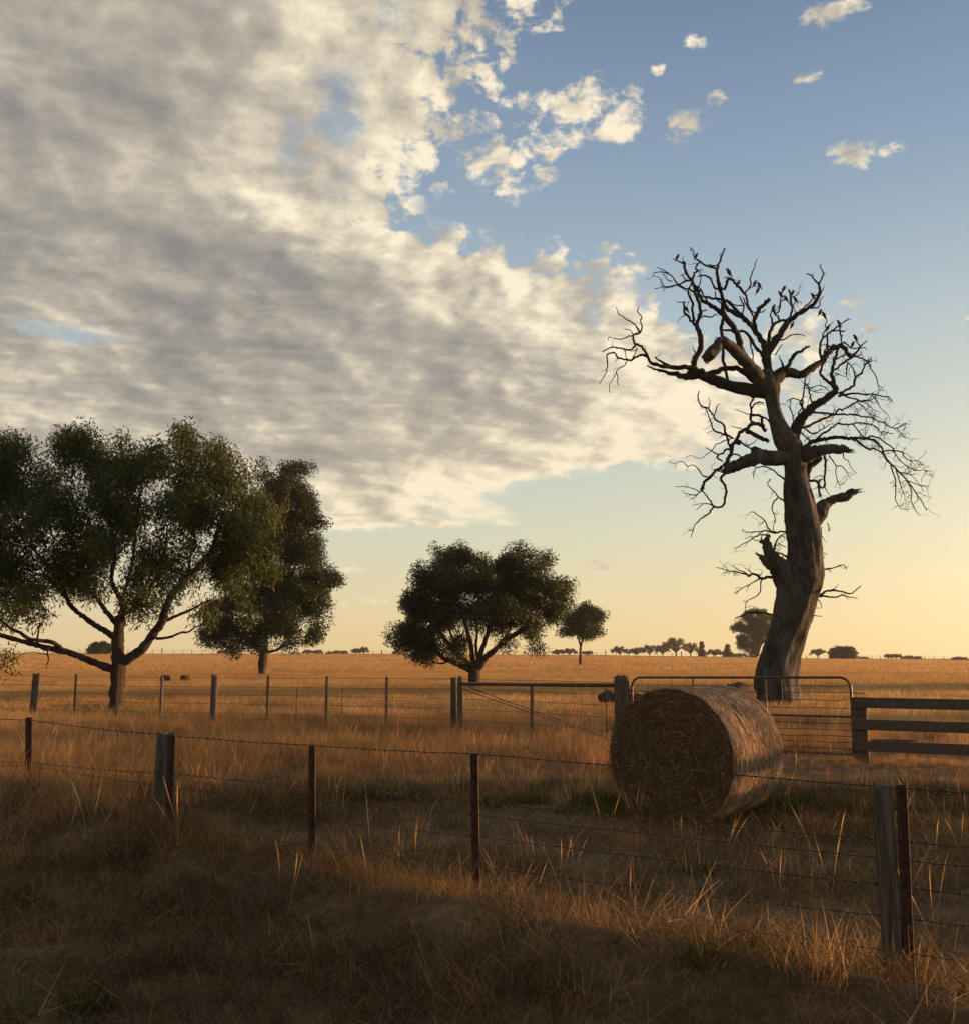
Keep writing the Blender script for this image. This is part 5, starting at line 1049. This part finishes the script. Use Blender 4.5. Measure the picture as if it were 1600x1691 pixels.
bale('hay_bale', 'large round straw bale in net wrap standing by the gate', (bx, by, g1(bx + .4, by + .4) - .01), .765, BL, bax, 12000, 16000, 'round hay bales')
for px, lab in ((267, 'tiny far round bale half behind a thin post of the far fence'), (300, 'tiny far round bale alone in the golden paddock')):
    p = hit(px, 1131); bale('hay_bale', lab, (p.x, p.y, p.z), .31, .45, (math.sin(R(50)), math.cos(R(50))), 10, 10, 'round hay bales')

# fallen logs beyond the gate
def log(label, pts, rad, Y):
    b_ = at(pts[0][0], pts[0][1], Y); T = thing('fallen_log', label, 'log', (b_.x, Y, g1(b_.x, Y)), 'fallen logs beyond the gate')
    W = [at(a, c, Y + i * .25) for i, (a, c) in enumerate(pts)]; k = Y / F
    mb = MB(); P = cr(W, 4); r_ = np.interp(np.linspace(0, 1, len(P)), np.linspace(0, 1, len(rad)), np.array(rad) * k); mb.tube(P, r_, 14, lump=.22); mb.build('log', M['dark_bark'], T)
    mb = MB(); P = np.array(P)
    for _ in range(5):
        i = rng.integers(0, len(P)); d = rng.normal(0, 1, 3); d[2] = abs(d[2]); d /= np.linalg.norm(d); mb.tube([P[i], P[i] + d * r_[i] * 1.6], [r_[i] * .45, r_[i] * .12], 7, lump=.2)
    mb.build('knots', M['dark_bark'], T)
log('charred lumpy log leaning behind the bale against the dead tree foot', [(1150, 1172), (1180, 1160), (1204, 1149), (1222, 1140), (1236, 1143), (1242, 1150)], [12, 15, 15, 13, 10, 7], 30)
log('dark rounded log end left of the gate post', [(992, 1154), (1004, 1150), (1018, 1154), (1050, 1152), (1075, 1158)], [7, 10, 8, 7, 4], 35)

# unseen leafy blockers added on the sunrise side to throw shade over verge and yard
def shade_blocker(name, label, x, y, zlo, zhi, w_, n=420):
    z0 = g1(x, y); T = thing(name, label, 'tree' if zlo > .5 else 'hedge', (x, y, z0)); mb = MB(); C = []
    for _ in range(n):
        a = rng.random() * 6.283; r_ = math.sqrt(rng.random()); C.append((x + math.cos(a) * r_ * w_ * .45, y + math.sin(a) * r_ * w_, z0 + zlo + (zhi - zlo) * rng.random() * (1 - .35 * r_ * r_)))
    for i in range(6):
        yy = y + (i - 2.5) * w_ * .3; mb.tube([(x, yy, z0 - .2), (x + .2, yy + .1, z0 + (zlo + zhi) / 2)], [.14, .05], 7)
    mb.build('trunk' if zlo > .5 else 'stems', M['dark_bark'], T)
    v, f, a = leaves(np.array(C), np.array([.35, .35, .3]), 26, .26, .14, .3); o = meshraw('crown' if zlo > .5 else 'foliage', v, f, M['leaf_dark'], T, a); COL.objects.link(o)
shade_blocker('shade_scrub', 'added leafy shade blocker out of view far to the right', 72, 67, 0, 5.0, 6.0, 700)
shade_blocker('shade_scrub', 'added low shade scrub out of view to the right', 60, 39.5, 0, 3.7, 1.5, 300)
shade_blocker('shade_blocker', 'added leafy crown out of view right of the rail fence, placed to cast shade', 40, 22.0, 3.4, 6.5, 2.2, 170)
shade_blocker('shade_scrub', 'added scrub out of view to the right, placed to shade the verge', 45, 12.6, 0, 2.5, 2.4, 420)
HD = .00016
if HD:
    mb = MB(); v = np.array([(x, y, z) for z in (-6, 27) for x, y in ((-700, -120), (700, -120), (700, 950), (-700, 950))], float)
    mb.add(v, [(3, 2, 1, 0), (4, 5, 6, 7), (0, 1, 5, 4), (1, 2, 6, 5), (2, 3, 7, 6), (3, 0, 4, 7)])
    hm = bpy.data.materials.new('haze'); hm.use_nodes = True; t = hm.node_tree; t.nodes.clear()
    pv = t.nodes.new('ShaderNodeVolumePrincipled'); pv.inputs['Density'].default_value = HD; pv.inputs['Color'].default_value = (.92, .90, .88, 1); pv.inputs['Anisotropy'].default_value = .3
    o_ = t.nodes.new('ShaderNodeOutputMaterial'); t.links.new(pv.outputs[0], o_.inputs['Volume'])
    ho = mb.build('haze', hm, None, smooth=False); tag(ho, 'thin dawn haze over the paddocks', 'haze', kind='stuff')
